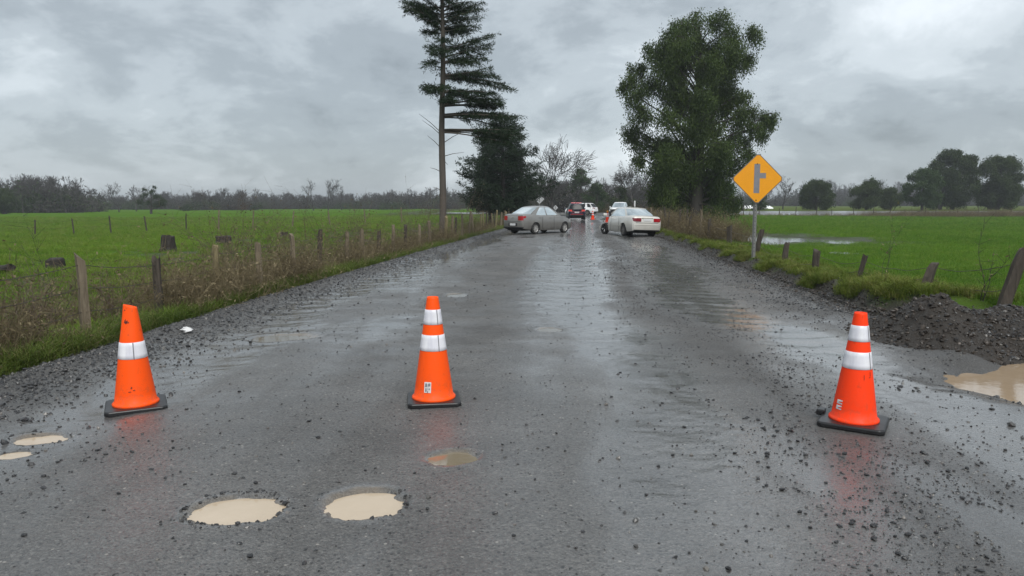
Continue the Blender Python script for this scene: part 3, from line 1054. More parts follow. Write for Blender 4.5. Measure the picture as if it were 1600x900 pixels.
# the largest single stones on the road, pixel positions read from the photograph
big = [(483, 664), (502, 660), (497, 690), (571, 741), (648, 745), (400, 762), (391, 878), (270, 694), (289, 763), (186, 777), (1069, 671), (1148, 714), (1184, 728),
       (1200, 736), (1248, 774), (1222, 772), (1290, 762), (1249, 808), (1266, 831), (1330, 827), (1364, 831), (1398, 847), (1418, 845), (1365, 851), (1403, 875), (1462, 842), (1481, 741),
       (1503, 785), (1376, 780), (1372, 750), (1353, 749), (1320, 755), (1581, 795), (1193, 676), (1214, 680), (1235, 707), (803, 848), (38, 845), (152, 705), (136, 690), (90, 722), (22, 741), (68, 745)]
dst = [stone_src(20 + i, M['darkstone']) for i in range(4)]
for i, (px, py) in enumerate(big):
    x, y = unproj(px, py)
    s = random.Random(i).uniform(0.022, 0.042)
    o = link(bpy.data.objects.new('loose_stone', dst[i % 4]))
    o.location = (x, y, float(road_z(np.array([x]), np.array([y]))[0]) + s * 0.16)
    o.scale = (s, s, s)
    o.rotation_euler = (0, 0, i * 1.7)
    tag(o, 'dark walnut-sized loose stone lying on the wet road', 'stone', 'loose stones on the road')

# ------------------------------------------------------------------ traffic cones
def cone_base(side, h, ch):
    c = side / 2
    pts = [(-c + ch, -c), (c - ch, -c), (c, -c + ch), (c, c - ch), (c - ch, c), (-c + ch, c), (-c, c - ch), (-c, -c + ch)]
    V = [(x, y, 0.004) for x, y in pts] + [(x, y, h * 0.8) for x, y in pts] + [(x * 0.965, y * 0.965, h) for x, y in pts]
    F = [tuple(range(8))[::-1], tuple(16 + k for k in range(8))]
    for L in (0, 8):
        F += [(L + k, L + (k + 1) % 8, L + 8 + (k + 1) % 8, L + 8 + k) for k in range(8)]
    return V, F


def traffic_cone(loc, H, rb, rt, bands, mt, rz, side, label, tilt=(0, 0), dent=False, lod=40, base_mat=None, collar=True):
    t = empty('traffic_cone', loc, rz)
    t.rotation_euler = (tilt[0], tilt[1], rz)
    hb = 0.042 * (H / 0.86)
    tag(t, label, 'traffic cone', 'orange traffic cones on the road')

    def rad(z):
        return rb + (rt - rb) * (z - hb) / (H - hb)

    def fn(x, y, z):
        k = (z - hb) / (H - hb)
        if dent and k > 0.65:
            a = math.atan2(y, x)
            q = (k - 0.65) / 0.35
            s = 1 - 0.38 * q * max(0, math.cos(a + 1.9)) ** 2 + 0.10 * q * math.cos(a)
            return (x * s, y * s, z - 0.03 * q * q * (x / max(rt, 0.01)) * 0.5)
        return (x, y, z)
    zs = [hb + (H - hb) * q for q in (0.035, 0.12, 0.25, 0.4, 0.55, 0.65, 0.75, 0.85, 0.93, 0.985)]
    prof = [(rb * 1.06, hb * 0.8), (rb * 1.085, hb + 0.004), (rb * 1.085, hb + 0.012), (rb * 1.03, hb + 0.022)] + [(rad(z), z) for z in zs]
    prof += [(rt * 0.99, H), (rt * 0.90, H), (rt * 0.86, H - 0.03), (rt * 0.9, H - 0.25 * H)]
    obj('cone_body', lathe(prof, lod, fn), mt, t, smooth=True)
    obj('base_plate', cone_base(side, hb, side * 0.07), base_mat or M['rubber'], t, bevel=0.006)
    for b0, b1 in bands:
        z0, z1 = hb + (H - hb) * b0, hb + (H - hb) * b1
        pr = [(rad(z0) + 0.0005, z0), (rad(z0) + 0.0032, z0 + 0.002)] + [(rad(z0 + (z1 - z0) * q) + 0.0032, z0 + (z1 - z0) * q) for q in (0.25, 0.5, 0.75)] + [(rad(z1) + 0.0032, z1 - 0.002), (rad(z1) + 0.0005, z1)]
        b = obj('reflective_band', lathe(pr, lod, fn), M['band'], t, smooth=True)
        # overlap seam of the band
        a = -math.pi / 2 - rz + (0.55 if b0 < 0.6 else 0.62)
        sm = []
        for z in (z0, z1):
            for d in (-0.004, 0.004):
                r = rad(z) + 0.0045
                aa = a + d / r
                sm.append(fn(r * math.cos(aa), r * math.sin(aa), z))
        if lod > 20:
            obj('seam', (sm, [(0, 1, 3, 2)]), M['signgrey'], b)
    return t, rad, hb, fn


def cone_patch(t, rad, ang, z0, z1, w, mt, name, fn, outl=None, lift=0.004):
    """a sheet lying on the cone; outl = polygon in unit square"""
    outl = outl or [(0, 0), (1, 0), (1, 1), (0, 1)]
    V = []
    for u, v in outl:
        z = z0 + (z1 - z0) * v
        r = rad(z) + lift
        a = ang + (u - 0.5) * w / r
        V.append(fn(r * math.cos(a), r * math.sin(a), z))
    return obj(name, (V, [tuple(range(len(V)))]), mt, t)


def rz0(x, y):
    return float(road_z(np.array([x]), np.array([y]))[0])


x, y = unproj(678, 632)
tC, rad, hb, fn = traffic_cone((x, y, rz0(x, y)), 0.875, 0.165, 0.046, [(0.48, 0.635), (0.735, 0.88)], M['orange'], R(8), 0.43, 'orange cone with two white bands, the middle one of the three near cones')
a0 = -math.pi / 2 - R(8) - 0.22
st = cone_patch(tC, rad, a0, 0.115, 0.20, 0.058, M['sticker'], 'sticker', fn)
for (u0, v0, u1, v1) in ((0.12, 0.55, 0.45, 0.9), (0.55, 0.62, 0.9, 0.9), (0.15, 0.1, 0.4, 0.45), (0.5, 0.30, 0.62, 0.5), (0.45, 0.0, 0.6, 0.22), (0.68, 0.28, 0.85, 0.45)):
    pz = [(u0, v0), (u1, v0 + 0.03), (u1 - 0.04, v1), (u0 + 0.03, v1 - 0.02)]
    o = cone_patch(st, rad, a0, 0.115, 0.20, 0.058, M['signgrey'], 'print_mark', fn, pz, 0.0055)
x, y = unproj(213, 634)
tL, rad, hb, fn = traffic_cone((x, y, rz0(x, y)), 0.845, 0.162, 0.050, [(0.475, 0.64)], M['orange'], R(27), 0.455, 'orange cone with one white band and a dented scuffed top', tilt=(0.0, -0.01), dent=True)
rg = random.Random(4)
for k, (da, z, w, h) in enumerate([(-0.30, 0.705, 0.016, 0.035), (-0.10, 0.70, 0.022, 0.03), (0.16, 0.708, 0.022, 0.012), (0.02, 0.72, 0.02, 0.01), (0.30, 0.19, 0.012, 0.02), (0.2, 0.165, 0.03, 0.006), (0.42, 0.175, 0.02, 0.008), (-0.5, 0.80, 0.02, 0.008)]):
    cone_patch(tL, rad, -math.pi / 2 - R(27) + da, z, z + h, w, M['marks'], 'scuff_mark', fn, [(0, 0.2), (0.5, 0), (1, 0.5), (0.8, 1), (0.3, 0.7)])
x, y = unproj(1333, 668)
tR, rad, hb, fn = traffic_cone((x, y, rz0(x, y) + 0.004), 0.835, 0.160, 0.043, [(0.49, 0.645), (0.74, 0.885)], M['redor'], R(-31), 0.45, 'red orange cone with two white bands beside the gravel shoulder', tilt=(0.0, 0.012))
ar = -math.pi / 2 + R(31)
for da, z, w, h in ((0.02, 0.36, 0.003, 0.035), (0.48, 0.385, 0.004, 0.03), (0.42, 0.375, 0.012, 0.004)):
    cone_patch(tR, rad, ar + da, z, z + h, w, M['marks'], 'scuff_mark', fn)
for k, z in enumerate((0.125, 0.165)):
    cone_patch(tR, rad, ar - 1.22, z, z + 0.03, 0.05, M['white'], 'white_lettering', fn, [(0.0, 0), (1, 0), (1, 0.3), (0.4, 0.4), (0.4, 0.6), (1, 0.7), (1, 1), (0, 1)])
hnd = obj('handle_lug', box((-0.235, 0.06, 0.045), (0.06, 0.09, 0.045)), M['rubber'], tR, bevel=0.01)

x, y = unproj(926, 343.5)
traffic_cone((x, y, rz0(x, y)), 0.86, 0.17, 0.06, [(0.5, 0.64), (0.74, 0.88)], M['redor'], 0.3, 0.42, 'small far orange cone standing near the white SUV', lod=16, base_mat=M['redor'])
x, y = unproj(949, 346.5)
tf, rad, hb, fn = traffic_cone((x, y, rz0(x, y)), 0.86, 0.17, 0.06, [(0.5, 0.64), (0.74, 0.88)], M['redor'], 0.6, 0.42, 'small far orange cone with a yellow lamp beside the crashed car', lod=16, base_mat=M['redor'])
obj('lamp', lathe([(0.0, 0.84), (0.07, 0.86), (0.085, 0.93), (0.075, 1.0), (0.0, 1.03)], 12), M['yellow'], tf, smooth=True)

# ------------------------------------------------------------------ warning sign
def diamond(half, th, y=0.0, round_=0.06):
    pts = []
    for k in range(4):
        a = math.pi / 2 * k
        for d in (-1, 1):
            aa = a + d * round_
            pts.append((half * math.cos(aa) * (1 - 0.01), half * math.sin(aa) * (1 - 0.01)))
    n_ = len(pts)
    V = [(p[0], y - th, p[1]) for p in pts] + [(p[0], y, p[1]) for p in pts]
    F = [tuple(range(n_)), tuple(range(2 * n_ - 1, n_ - 1, -1))] + [(k, n_ + k, n_ + (k + 1) % n_, (k + 1) % n_) for k in range(n_)]
    return V, F


sy_ = 20.0
sp = at_depth(1179, 404, sy_)
sgx, sgz = sp[0], float(top_z(sp[0], sy_))
S = empty('road_sign', (sgx, sy_, sgz), R(-4))
tag(S, 'yellow diamond side road warning sign on a galvanised post', 'road sign')
cz = at_depth(1180, 279.5, sy_)[2] - sgz
half = 0.655
# channel post with holes
pv = []
for (cx, cy, w, d) in ((0, 0.0, 0.055, 0.006), (-0.030, 0.018, 0.006, 0.036), (0.030, 0.018, 0.006, 0.036), (-0.047, 0.036, 0.034, 0.006), (0.047, 0.036, 0.034, 0.006)):
    pv.append(box((cx * 0.8 - 0.02, cy + 0.02, (cz + half * 0.75 - 0.35) / 2), (w * 0.8, d, cz + half * 0.75 + 0.35)))
post = obj('post', join(pv), M['galv'], S)
q = lathe([(0.0, 0), (0.011, 0)], 8)
hole0 = obj('post_hole', ([(p[0], 0.0, p[1]) for p in q[0]], q[1]), M['under'], post)
for k in range(int((cz - half) / 0.10)):
    h_ = hole0 if k == 0 else link(hole0.copy(), post)
    h_.location = (-0.02, 0.0155, 0.15 + k * 0.10)
pan = obj('sign_panel', diamond(half, 0.006), M['signgrey'], S)
pan.location = (0, 0, cz)
e = obj('border', diamond(half * 0.985, 0.003, -0.0062), M['signedge'], pan)
e = obj('yellow_face', diamond(half * 0.955, 0.003, -0.0095), M['yellow'], pan)
k = half * 2 / 350.0        # zoomed picture units to metres
sym = [(-0.075, -0.285 * 1.32), (0.075, -0.285 * 1.32), (0.075, 0.015), (0.235, 0.015), (0.235, 0.155), (0.075, 0.155), (0.075, 0.395), (-0.075, 0.395)]
sym = [(a * 1.0 - 0.02, b) for a, b in sym]
nn = len(sym)
Vs = [(a, -0.0155, b) for a, b in sym] + [(a, -0.0125, b) for a, b in sym]
obj('side_road_symbol', (Vs, [tuple(range(nn))] + [(i, nn + i, nn + (i + 1) % nn, (i + 1) % nn) for i in range(nn)]), M['signgrey'], pan)
for bz in (-half * 0.86, half * 0.6):
    b_ = obj('bolt', lathe([(0.0, 0.016), (0.012, 0.016), (0.016, 0.0), (0.0, -0.01)], 10), M['under'], S, smooth=True)
    b_.rotation_euler = (math.pi / 2, 0, 0)
    b_.location = (-0.02, -0.012, cz + bz)


def back_sign(px, py, depth, half, base_z, label):
    p = at_depth(px, py, depth)
    s = empty('road_sign', (p[0], depth, base_z), R(6))
    tag(s, label, 'road sign')
    zc = p[2] - base_z
    obj('post', box((0, 0.03, zc / 2 + 0.1), (0.07, 0.04, zc + 0.2)), M['galv'], s)
    d = obj('sign_panel', diamond(half, 0.006), M['signback'], s)
    d.location = (0, 0, zc)
    b = obj('bracket', box((0, -0.016, 0), (0.09, 0.012, half * 1.3)), M['galv'], d)
    return s


back_sign(843, 311, 88, 0.56, -0.1, 'grey back of a diamond sign on a pole above the grey car')
back_sign(868, 324.5, 106, 0.36, 0.0, 'small low grey diamond sign back left of the dark SUV')

# ------------------------------------------------------------------ fences
def post_mesh(h, w, lean, mt, rng_, ragged=True, square=False):
    k = 7
    pts, rad = [], []
    for i in range(k):
        q = i / (k - 1)
        z = -0.35 + (h + 0.35) * q
        zz_ = max(z, 0)
        pts.append((lean[0] * zz_ + rng_.uniform(-1, 1) * 0.006, lean[1] * zz_ + rng_.uniform(-1, 1) * 0.006, z))
        rad.append(w / 2 * (1.06 - 0.12 * q) * rng_.uniform(0.93, 1.07))
    V, F = polytube(pts, rad, 4 if square else 9)
    m = 4 if square else 9
    V = [list(p) for p in V]
    if ragged:
        for j in range(m):
            V[-1 - j][2] += rng_.uniform(-0.09, 0.05)
    return V, F


def fence(name, posts, wires, label, mats, seed, wire_r=0.0045, sag=0.04):
    rg = random.Random(seed)
    f = empty(name, (posts[0][0], posts[0][1], posts[0][2]))
    o0 = np.array(posts[0][:3])
    tag(f, label, 'fence')
    for p in posts:
        x, y, z, h, w, lx, ly, mi = p
        vf = post_mesh(h, w, (lx, ly), None, rg, True, rg.random() < 0.35)
        V = [(a + x - o0[0], b + y - o0[1], c + z - o0[2]) for a, b, c in vf[0]]
        obj('post', (V, vf[1]), mats[mi], f, smooth=False)
    for wz in wires:
        pts = []
        for a, b in zip(posts[:-1], posts[1:]):
            for q in np.linspace(0, 1, 7)[:-1]:
                za = wz * a[3]
                zb = wz * b[3]
                xa = np.array([a[0] + a[5] * za, a[1] + a[6] * za, a[2] + za])
                xb = np.array([b[0] + b[5] * zb, b[1] + b[6] * zb, b[2] + zb])
                p = xa + (xb - xa) * q - o0
                p[2] -= sag * 4 * q * (1 - q) * rg.uniform(0.8, 1.2)
                pts.append(p)
        P = np.array(pts)
        V, F = tubes(P[:-1], P[1:], np.full(len(P) - 1, wire_r), np.full(len(P) - 1, wire_r), 4)
        obj_big('wire', V, F, M['wire'], f)
    return f


def gz(x, y):
    return float(top_z(np.array([x]), np.array([y]))[0])


PM = [M['post'], M['post_dark'], M['post_pale']]
# left fence: bottom and top pixel of every post seen near the camera
lp = [(137, 540, 397, 17, 0), (250, 503, 402, 13, 1), (341, 476, 385, 10, 2), (408, 462, 378, 10, 0), (461, 446, 367, 8.5, 0), (499, 428, 361, 8, 1), (542, 420, 362, 7, 0), (566, 414, 358, 7.5, 0), (592, 405, 362, 6.5, 1), (615, 401, 352, 5.5, 0), (634, 396, 352, 5.5, 1), (655, 391, 350, 5, 0), (672, 386, 345, 5, 0)]
posts = []
for x0 in (-5.62, -5.48, -5.3):
    yv = {-5.62: 2.2, -5.48: 4.4, -5.3: 6.6}[x0]
    posts.append((x0, yv, gz(x0, yv), 1.05, 0.11, 0.01, 0, 0))
rg = random.Random(3)
for px, pb, pt, wpx, mi in lp:
    x, y = unproj(px, pb, -0.10)
    z = gz(x, y)
    h = at_depth(px, pt, y)[2] - z
    posts.append((x, y, z, h, wpx * y / FPX, rg.uniform(-0.05, 0.05), rg.uniform(-0.06, 0.06), mi))
yv = posts[-1][1] + 2.0
while yv < 70:
    x = float(eL(yv)) - 0.55 + rg.uniform(-0.1, 0.1)
    posts.append((x, yv, gz(x, yv), rg.uniform(1.0, 1.3), rg.uniform(0.09, 0.13), rg.uniform(-0.08, 0.08), 0, rg.choice((0, 0, 1, 2))))
    yv += rg.uniform(1.2, 2.1)
fence('wire_fence', posts, (0.35, 0.62, 0.88), 'weathered post and wire fence along the left road edge', PM, 5)
# right fence
rp = [(1562, 498, 388, 19, 1, 0.27), (1444, 472, 412, 17, 1, 0.30), (1341, 448, 400, 9, 1, 0.2), (1273, 432, 390, 11, 1, 0.05), (1225, 418, 380, 9, 1, 0.1), (1181, 405, 360, 8, 1, 0.2), (1139, 389, 353, 9, 1, 0.0), (1107, 382, 341, 5, 1, 0.03)]
posts = []
for px, pb, pt, wpx, mi, lean in rp:
    x, y = unproj(px, pb, 0.08)
    z = gz(x, y)
    h = at_depth(px, pt, y)[2] - z
    posts.append((x, y, z, max(h, 0.45), wpx * y / FPX, lean, rg.uniform(-0.05, 0.05), mi))
yv = posts[-1][1] + 2.4
while yv < 84:
    x = float(eR(yv)) + 0.95 + rg.uniform(-0.12, 0.12)
    posts.append((x, yv, gz(x, yv), rg.uniform(0.95, 1.3), rg.uniform(0.08, 0.12), rg.uniform(-0.08, 0.08), 0, rg.choice((0, 1, 1))))
    yv += rg.uniform(1.6, 2.6)
fence('wire_fence', posts, (0.4, 0.8), 'leaning dark rotten posts and wire along the right field', PM, 6, sag=0.10)
# back fence across the left pasture
bp = [(-70, 372, 1), (-5, 371, 1), (55, 370, 1), (116, 370, 1), (174, 368, 1), (230, 366, 1), (291, 363, 1), (342, 362, 0), (395, 360, 0), (457, 358, 0), (516, 357, 0), (571, 355, 0), (628, 353, 0)]
posts = []
for px, pb, mi in bp:
    x, y = unproj(px, pb, -0.52)
    posts.append((x, y, gz(x, y), rg.uniform(1.05, 1.3) if mi else rg.uniform(1.3, 1.6), rg.uniform(0.09, 0.13), rg.uniform(-0.14, 0.14), rg.uniform(-0.1, 0.1), mi))
fence('wire_fence', posts, (0.55, 0.9), 'sparse thin post fence across the left pasture', PM, 7, sag=0.12)
# fence in front of the side road
posts = []
xv = 21.0
while xv < 92:
    yv = 121.5 + rg.uniform(-0.5, 0.5)
    posts.append((xv, yv, gz(xv, yv), rg.uniform(1.1, 1.5), 0.12, rg.uniform(-0.05, 0.05), 0, 1))
    xv += rg.uniform(2.0, 3.6)
fence('wire_fence', posts, (0.5, 0.9), 'distant fence posts in front of the pale side road', PM, 8, wire_r=0.004)

# ------------------------------------------------------------------ tree stumps
def stump(x, y, w, h, label, seed, lying=False):
    rg = random.Random(seed)
    n_ = 14
    rows = [(-0.15, 1.35), (0.0, 1.22), (0.25 * h, 1.02), (0.6 * h, 0.94), (0.9 * h, 0.93), (h, 0.88)]
    bul = [rg.uniform(0.8, 1.2) for _ in range(n_)]
    V, F = [], []
    for i, (z, k) in enumerate(rows):
        for q in range(n_):
            a = 2 * math.pi * q / n_
            r = w / 2 * k * (1 + (bul[q] - 1) * (1.0 if i < 3 else 0.6)) * rg.uniform(0.95, 1.05)
            V.append((r * math.cos(a), r * math.sin(a), z + (rg.uniform(-0.05, 0.03) if i == 5 else 0)))
    for i in range(len(rows) - 1):
        F += [(i * n_ + q, i * n_ + (q + 1) % n_, (i + 1) * n_ + (q + 1) % n_, (i + 1) * n_ + q) for q in range(n_)]
    F.append(tuple((len(rows) - 1) * n_ + q for q in range(n_)))
    o = obj('tree_stump', (V, F), M['stump'])
    o.location = (x, y, gz(x, y))
    if lying:
        o.rotation_euler = (R(80), R(8), R(60))
        o.location.z += w * 0.4
    return tag(o, label, 'tree stump')


for px, pb, w, h, lab, ly in ((88, 428, 0.52, 0.42, 'dark cut tree stump with thin shoots left of the first post', False), (264, 399, 0.52, 0.62, 'tall dark tree stump standing alone in the left pasture', False),
                              (350, 387, 0.72, 0.42, 'broad low dark stump behind the brown bramble', False), (4, 436, 0.26, 0.5, 'short cut log with a pale end lying at the left border', True),
                              (445, 376, 0.42, 0.35, 'small dark stump beside the fence posts further back', False)):
    x, y = unproj(px, pb, -0.42)
    stump(x, y, w, h, lab, px, ly)

# white litter
x, y = unproj(291, 514, 0.06)
rg = random.Random(9)
V, F = lathe([(0.0, 0.0), (0.06, 0.005), (0.075, 0.03), (0.05, 0.055), (0.0, 0.06)], 10)
V = [(a * rg.uniform(0.6, 1.4), b * rg.uniform(0.6, 1.3), c * rg.uniform(0.7, 1.2)) for a, b, c in V]
o = obj('plastic_litter', (V, F), M['white'])
o.location = (x, y, gz(x, y))
tag(o, 'crumpled white plastic litter on the left gravel ridge', 'litter')

# ------------------------------------------------------------------ grass and brush
def tuft(name, nb, h, spread, wd, lean, seed, mt, seg=2):
    r = np.random.default_rng(seed)
    V, F = [], []
    for b in range(nb):
        a = r.uniform(0, 6.28)
        p = np.array([r.normal(0, spread), r.normal(0, spread), 0.0])
        d = np.array([math.cos(a), math.sin(a)]) * lean * r.uniform(0.3, 1.3)
        hh = h * r.uniform(0.55, 1.15)
        s = np.array([-math.sin(a), math.cos(a), 0]) * wd * 0.5
        k = len(V)
        for i in range(seg + 1):
            q = i / seg
            c = p + np.array([d[0] * q ** 1.8 * hh, d[1] * q ** 1.8 * hh, hh * (q - 0.25 * lean * q ** 3)])
            if i < seg:
                V += [c - s * (1 - q * 0.5), c + s * (1 - q * 0.5)]
            else:
                V.append(c)
        for i in range(seg - 1):
            F.append((k + 2 * i, k + 2 * i + 1, k + 2 * i + 3, k + 2 * i + 3))
        F.append((k + 2 * seg - 2, k + 2 * seg - 1, k + 2 * seg, k + 2 * seg))
    V = np.array(V)
    Q = [f for f in F if f[2] != f[3]]
    T = [f for f in F if f[2] == f[3]]
    tri = np.array([(f[0], f[1], f[2]) for f in T] + [(f[0], f[1], f[2]) for f in []])
    quads = []
    for f in Q:
        quads.append((f[0], f[1], f[2], f[0] + 2))
    return src(name, V, [np.array(quads), tri], mt)


def scat_grass(name, sources, x, y, sc, label, tilt=0.15):
    N = len(x)
    z = top_z(x, y) - 0.015
    rot = np.stack([rng.normal(0, tilt, N), rng.normal(0, tilt, N), rng.uniform(0, 6.28, N)], -1)
    s = np.stack([sc * rng.uniform(0.85, 1.15, N), sc * rng.uniform(0.85, 1.15, N), sc * rng.uniform(0.7, 1.25, N)], -1)
    return scatter(name, sources, np.stack([x, y, z], -1), rot, s, rng.integers(0, len(sources), N), label)


def in_fence(x, y):
    return x


# right field crop
N = 64000
y = np.exp(rng.uniform(math.log(5.0), math.log(115), N))
x = eR(y) + 0.9 + rng.random(N) * (0.85 * y + 6)
inp = np.sqrt(((x - 13.6) / 6.0) ** 2 + ((y - 41.0) / 8.5) ** 2) + (fbm(x * 0.5, y * 0.5, 3, 44) - 0.5) * 0.9
k = (inp > 0.85) & ((y > 10.2) | (x > eR(y) + 1.6))
x, y = x[k], y[k]
scat_grass('field_grass', [tuft('crop%d' % i, 26, 0.13, 0.085, 0.009, 0.5, i, M['grass_field']) for i in range(4)], x, y, (0.9 + 0.9 * sst(12, 90, y)), 'short bright green grass of the right field')
# right verge, long yellowish tufts
N = 15000
y = np.exp(rng.uniform(math.log(9.6), math.log(95), N))
x = eR(y) + 0.24 + np.abs(rng.normal(0, 0.55, N)) + 0.55 * (fbm(y * 1.1, y * 0 + 3, 3, 24) - 0.45)
k = (fbm(x * 1.1, y * 1.1, 3, 77) > 0.34) & ((y > 10.6) | (x > 6.8))
x, y = x[k], y[k]
scat_grass('verge_grass', [tuft('verge%d' % i, 34, 0.17, 0.06, 0.009, 0.95, 20 + i, M['grass_verge'], 3) for i in range(4)], x, y, rng.uniform(0.45, 1.0, len(x)) * (0.70 + 0.6 * fbm(x * 0.9, y * 0.9, 3, 99)) * (1 + 0.3 * sst(20, 60, y)), 'tussocky yellow green grass on the right bank')
# left pasture, rough
N = 60000
y = np.exp(rng.uniform(math.log(4.0), math.log(120), N))
x = eL(y) - 0.25 - rng.random(N) * (0.80 * y + 5)
dl = eL(y) - x
k = (fbm(x * 1.1, y * 1.1, 4, 71) < 0.62) | (dl > 12)
x, y = x[k], y[k]
scat_grass('pasture_grass', [tuft('past%d' % i, 26, 0.16, 0.085, 0.009, 0.75, 40 + i, M['grass_left']) for i in range(4)], x, y, (0.75 + 0.8 * fbm(x * 0.9, y * 0.9, 3, 78)) * (1 + 0.7 * sst(15, 90, y)), 'uneven green grass of the left pasture')
# long grass under the left fence
N = 6500
y = np.exp(rng.uniform(math.log(3.5), math.log(70), N))
x = eL(y) - 0.05 - np.abs(rng.normal(0, 0.55, N))
k = fbm(x * 1.2, y * 1.2, 3, 111) > 0.36
x, y = x[k], y[k]
N = len(x)
scat_grass('fence_grass', [tuft('fgr%d' % i, 30, 0.24, 0.07, 0.008, 0.9, 60 + i, M['grass_dull'], 3) for i in range(3)], x, y, rng.uniform(0.5, 1.15, N), 'longer grass along the foot of the left fence')


# straw and dead grass in the rough pasture
N = 9000
y = np.exp(rng.uniform(math.log(4.0), math.log(45), N))
x = eL(y) - 0.3 - np.abs(rng.normal(0, 4.0, N))
k = fbm(x * 0.8, y * 0.8, 4, 73) > 0.47
x, y = x[k], y[k]
scat_grass('dead_grass', [tuft('dead%d' % i, 26, 0.17, 0.10, 0.008, 1.0, 80 + i, M['dry'], 3) for i in range(3)], x, y, rng.uniform(0.7, 1.5, len(x)), 'patches of dead straw coloured grass in the left pasture', 0.4)

# dry brown brush
def brush_src(name, ns, h, seed, mt):
    r = np.random.default_rng(seed)
    P0, P1, R0, R1 = [], [], [], []
    for s in range(ns):
        p = np.array([r.normal(0, 0.16), r.normal(0, 0.16), -0.03])
        d = np.array([r.normal(0, 0.35), r.normal(0, 0.35), 1.0])
        d /= np.linalg.norm(d)
        st = h * r.uniform(0.5, 1.1) / 5
        rr = r.uniform(0.0022, 0.0042)
        for i in range(5):
            q = p + d * st
            P0.append(p); P1.append(q); R0.append(rr * (1 - i * 0.15)); R1.append(rr * (0.85 - i * 0.15))
            if i > 0 and r.random() < 0.75:
                for _ in range(2):
                    dd = d * 0.5 + r.normal(0, 0.6, 3)
                    dd /= np.linalg.norm(dd)
                    P0.append(q); P1.append(q + dd * st * r.uniform(0.5, 1.2)); R0.append(rr * 0.55); R1.append(rr * 0.3)
            p = q
            d = d + r.normal(0, 0.22, 3) + np.array([0, 0, -0.06 * i])
            d /= np.linalg.norm(d)
    V, F = tubes(P0, P1, R0, R1, 3)
    nl = ns * 3
    idx = r.integers(0, len(P1), nl)
    LV, LF = leaves(np.array(P1)[idx], r.normal(0, 1, (nl, 3)), r.uniform(0.03, 0.06, nl), r.uniform(0.012, 0.03, nl), r)
    return src(name, np.vstack([V, LV]), np.vstack([F, LF + len(V)]), mt)


bs = [brush_src('brush%d' % i, 16, 0.75, 200 + i, M['dry']) for i in range(5)]
N = 1050
y = np.exp(rng.uniform(math.log(4.5), math.log(80), N))
x = eL(y) - 0.35 - np.abs(rng.normal(0, 0.75, N)) * (1 - 0.4 * sst(20, 50, y))
k = (fbm(x * 0.7, y * 0.5, 3, 79) > 0.40 + 0.13 * (1 - sst(9, 16, y)))
x, y = x[k], y[k]
scat_grass('dry_brush', bs, x, y, rng.uniform(0.6, 1.45, len(x)), 'brown dry weeds and brambles along the left fence', 0.2)
N = 1500
y = rng.uniform(28, 84, N)
x = eR(y) + 0.9 + np.abs(rng.normal(0, 0.8, N))
scat_grass('dry_brush', [s.copy() for s in bs], x, y, rng.uniform(0.8, 1.5, N), 'brown dry weeds round the far posts of the right fence', 0.2)
# brown strip in front of the side road
N = 3800
x = np.concatenate([rng.uniform(20, 130, N // 2), rng.uniform(58, 130, N - N // 2)])
y = rng.uniform(114.5, 125.0, N)
scat_grass('roadside_brush', [s.copy() for s in bs], x, y, rng.uniform(0.6, 1.3, N) * (0.65 + 0.7 * sst(45, 70, x)), 'reddish brown weeds in front of the pale side road', 0.3)


# single bushes of brambles
def bramble_bush(x, y, h, w, ns, seed, label, mt=None, name='bramble_bush', arch=0.5):
    r = np.random.default_rng(seed)
    P0, P1, R0, R1 = [], [], [], []
    for s in range(ns):
        a = r.uniform(0, 6.28)
        p = np.array([r.normal(0, w * 0.18), r.normal(0, w * 0.18), -0.04])
        d = np.array([math.cos(a) * arch, math.sin(a) * arch, 1.0])
        d /= np.linalg.norm(d)
        nseg = 10
        st = h * r.uniform(0.6, 1.25) / 7
        rr = r.uniform(0.003, 0.007)
        for i in range(nseg):
            q = p + d * st
            P0.append(p); P1.append(q); R0.append(rr * (1 - i * 0.085)); R1.append(rr * (0.93 - i * 0.085))
            if i > 1:
                for _ in range(2):
                    dd = d * 0.6 + r.normal(0, 0.6, 3)
                    dd /= np.linalg.norm(dd)
                    e = q + dd * st * r.uniform(0.6, 1.8)
                    P0.append(q); P1.append(e); R0.append(rr * 0.4); R1.append(rr * 0.25)
            p = q
            d = d + r.normal(0, 0.12, 3) + np.array([0, 0, -0.11 * arch])
            d /= np.linalg.norm(d)
    V, F = tubes(P0, P1, R0, R1, 4)
    b = empty(name, (x, y, gz(x, y)))
    tag(b, label, 'bush' if name == 'bramble_bush' else 'sapling')
    obj_big('stems', V, F, mt or M['bramble'], b)
    nl = ns * 9
    idx = r.integers(0, len(P1), nl)
    LV, LF = leaves(np.array(P1)[idx], r.normal(0, 1, (nl, 3)), r.uniform(0.03, 0.07, nl), r.uniform(0.015, 0.035, nl), r)
    obj_big('leaves', LV, LF, M['dry'], b)
    return b


for i, (px, pb, z, h, w, ns, lab) in enumerate([(372, 440, -0.2, 1.5, 1.0, 60, 'large brown bramble bush between the third and fourth left posts'), (478, 428, -0.2, 1.55, 0.9, 45, 'tangled brown bramble rising above the left fence posts'),
                                               (556, 410, -0.15, 1.25, 1.0, 45, 'low brown bramble among the closely set left posts'), (650, 385, -0.1, 1.6, 1.1, 45, 'brown bramble at the foot of the tall conifer'),
                                               (722, 366, -0.1, 2.2, 0.9, 30, 'thin brown bramble right of the tall conifer trunk'), (12, 560, -0.15, 0.85, 0.8, 50, 'dry brown bramble at the left border beside the gravel'),
                                               (60, 500, -0.2, 0.7, 1.2, 40, 'dark bramble patch left of the first fence post'), (175, 505, -0.15, 0.65, 0.8, 26, 'low reddish bramble between the first two left posts')]):
    x, y = unproj(px, pb, z)
    bramble_bush(x, y, h, w, ns, 300 + i, lab)
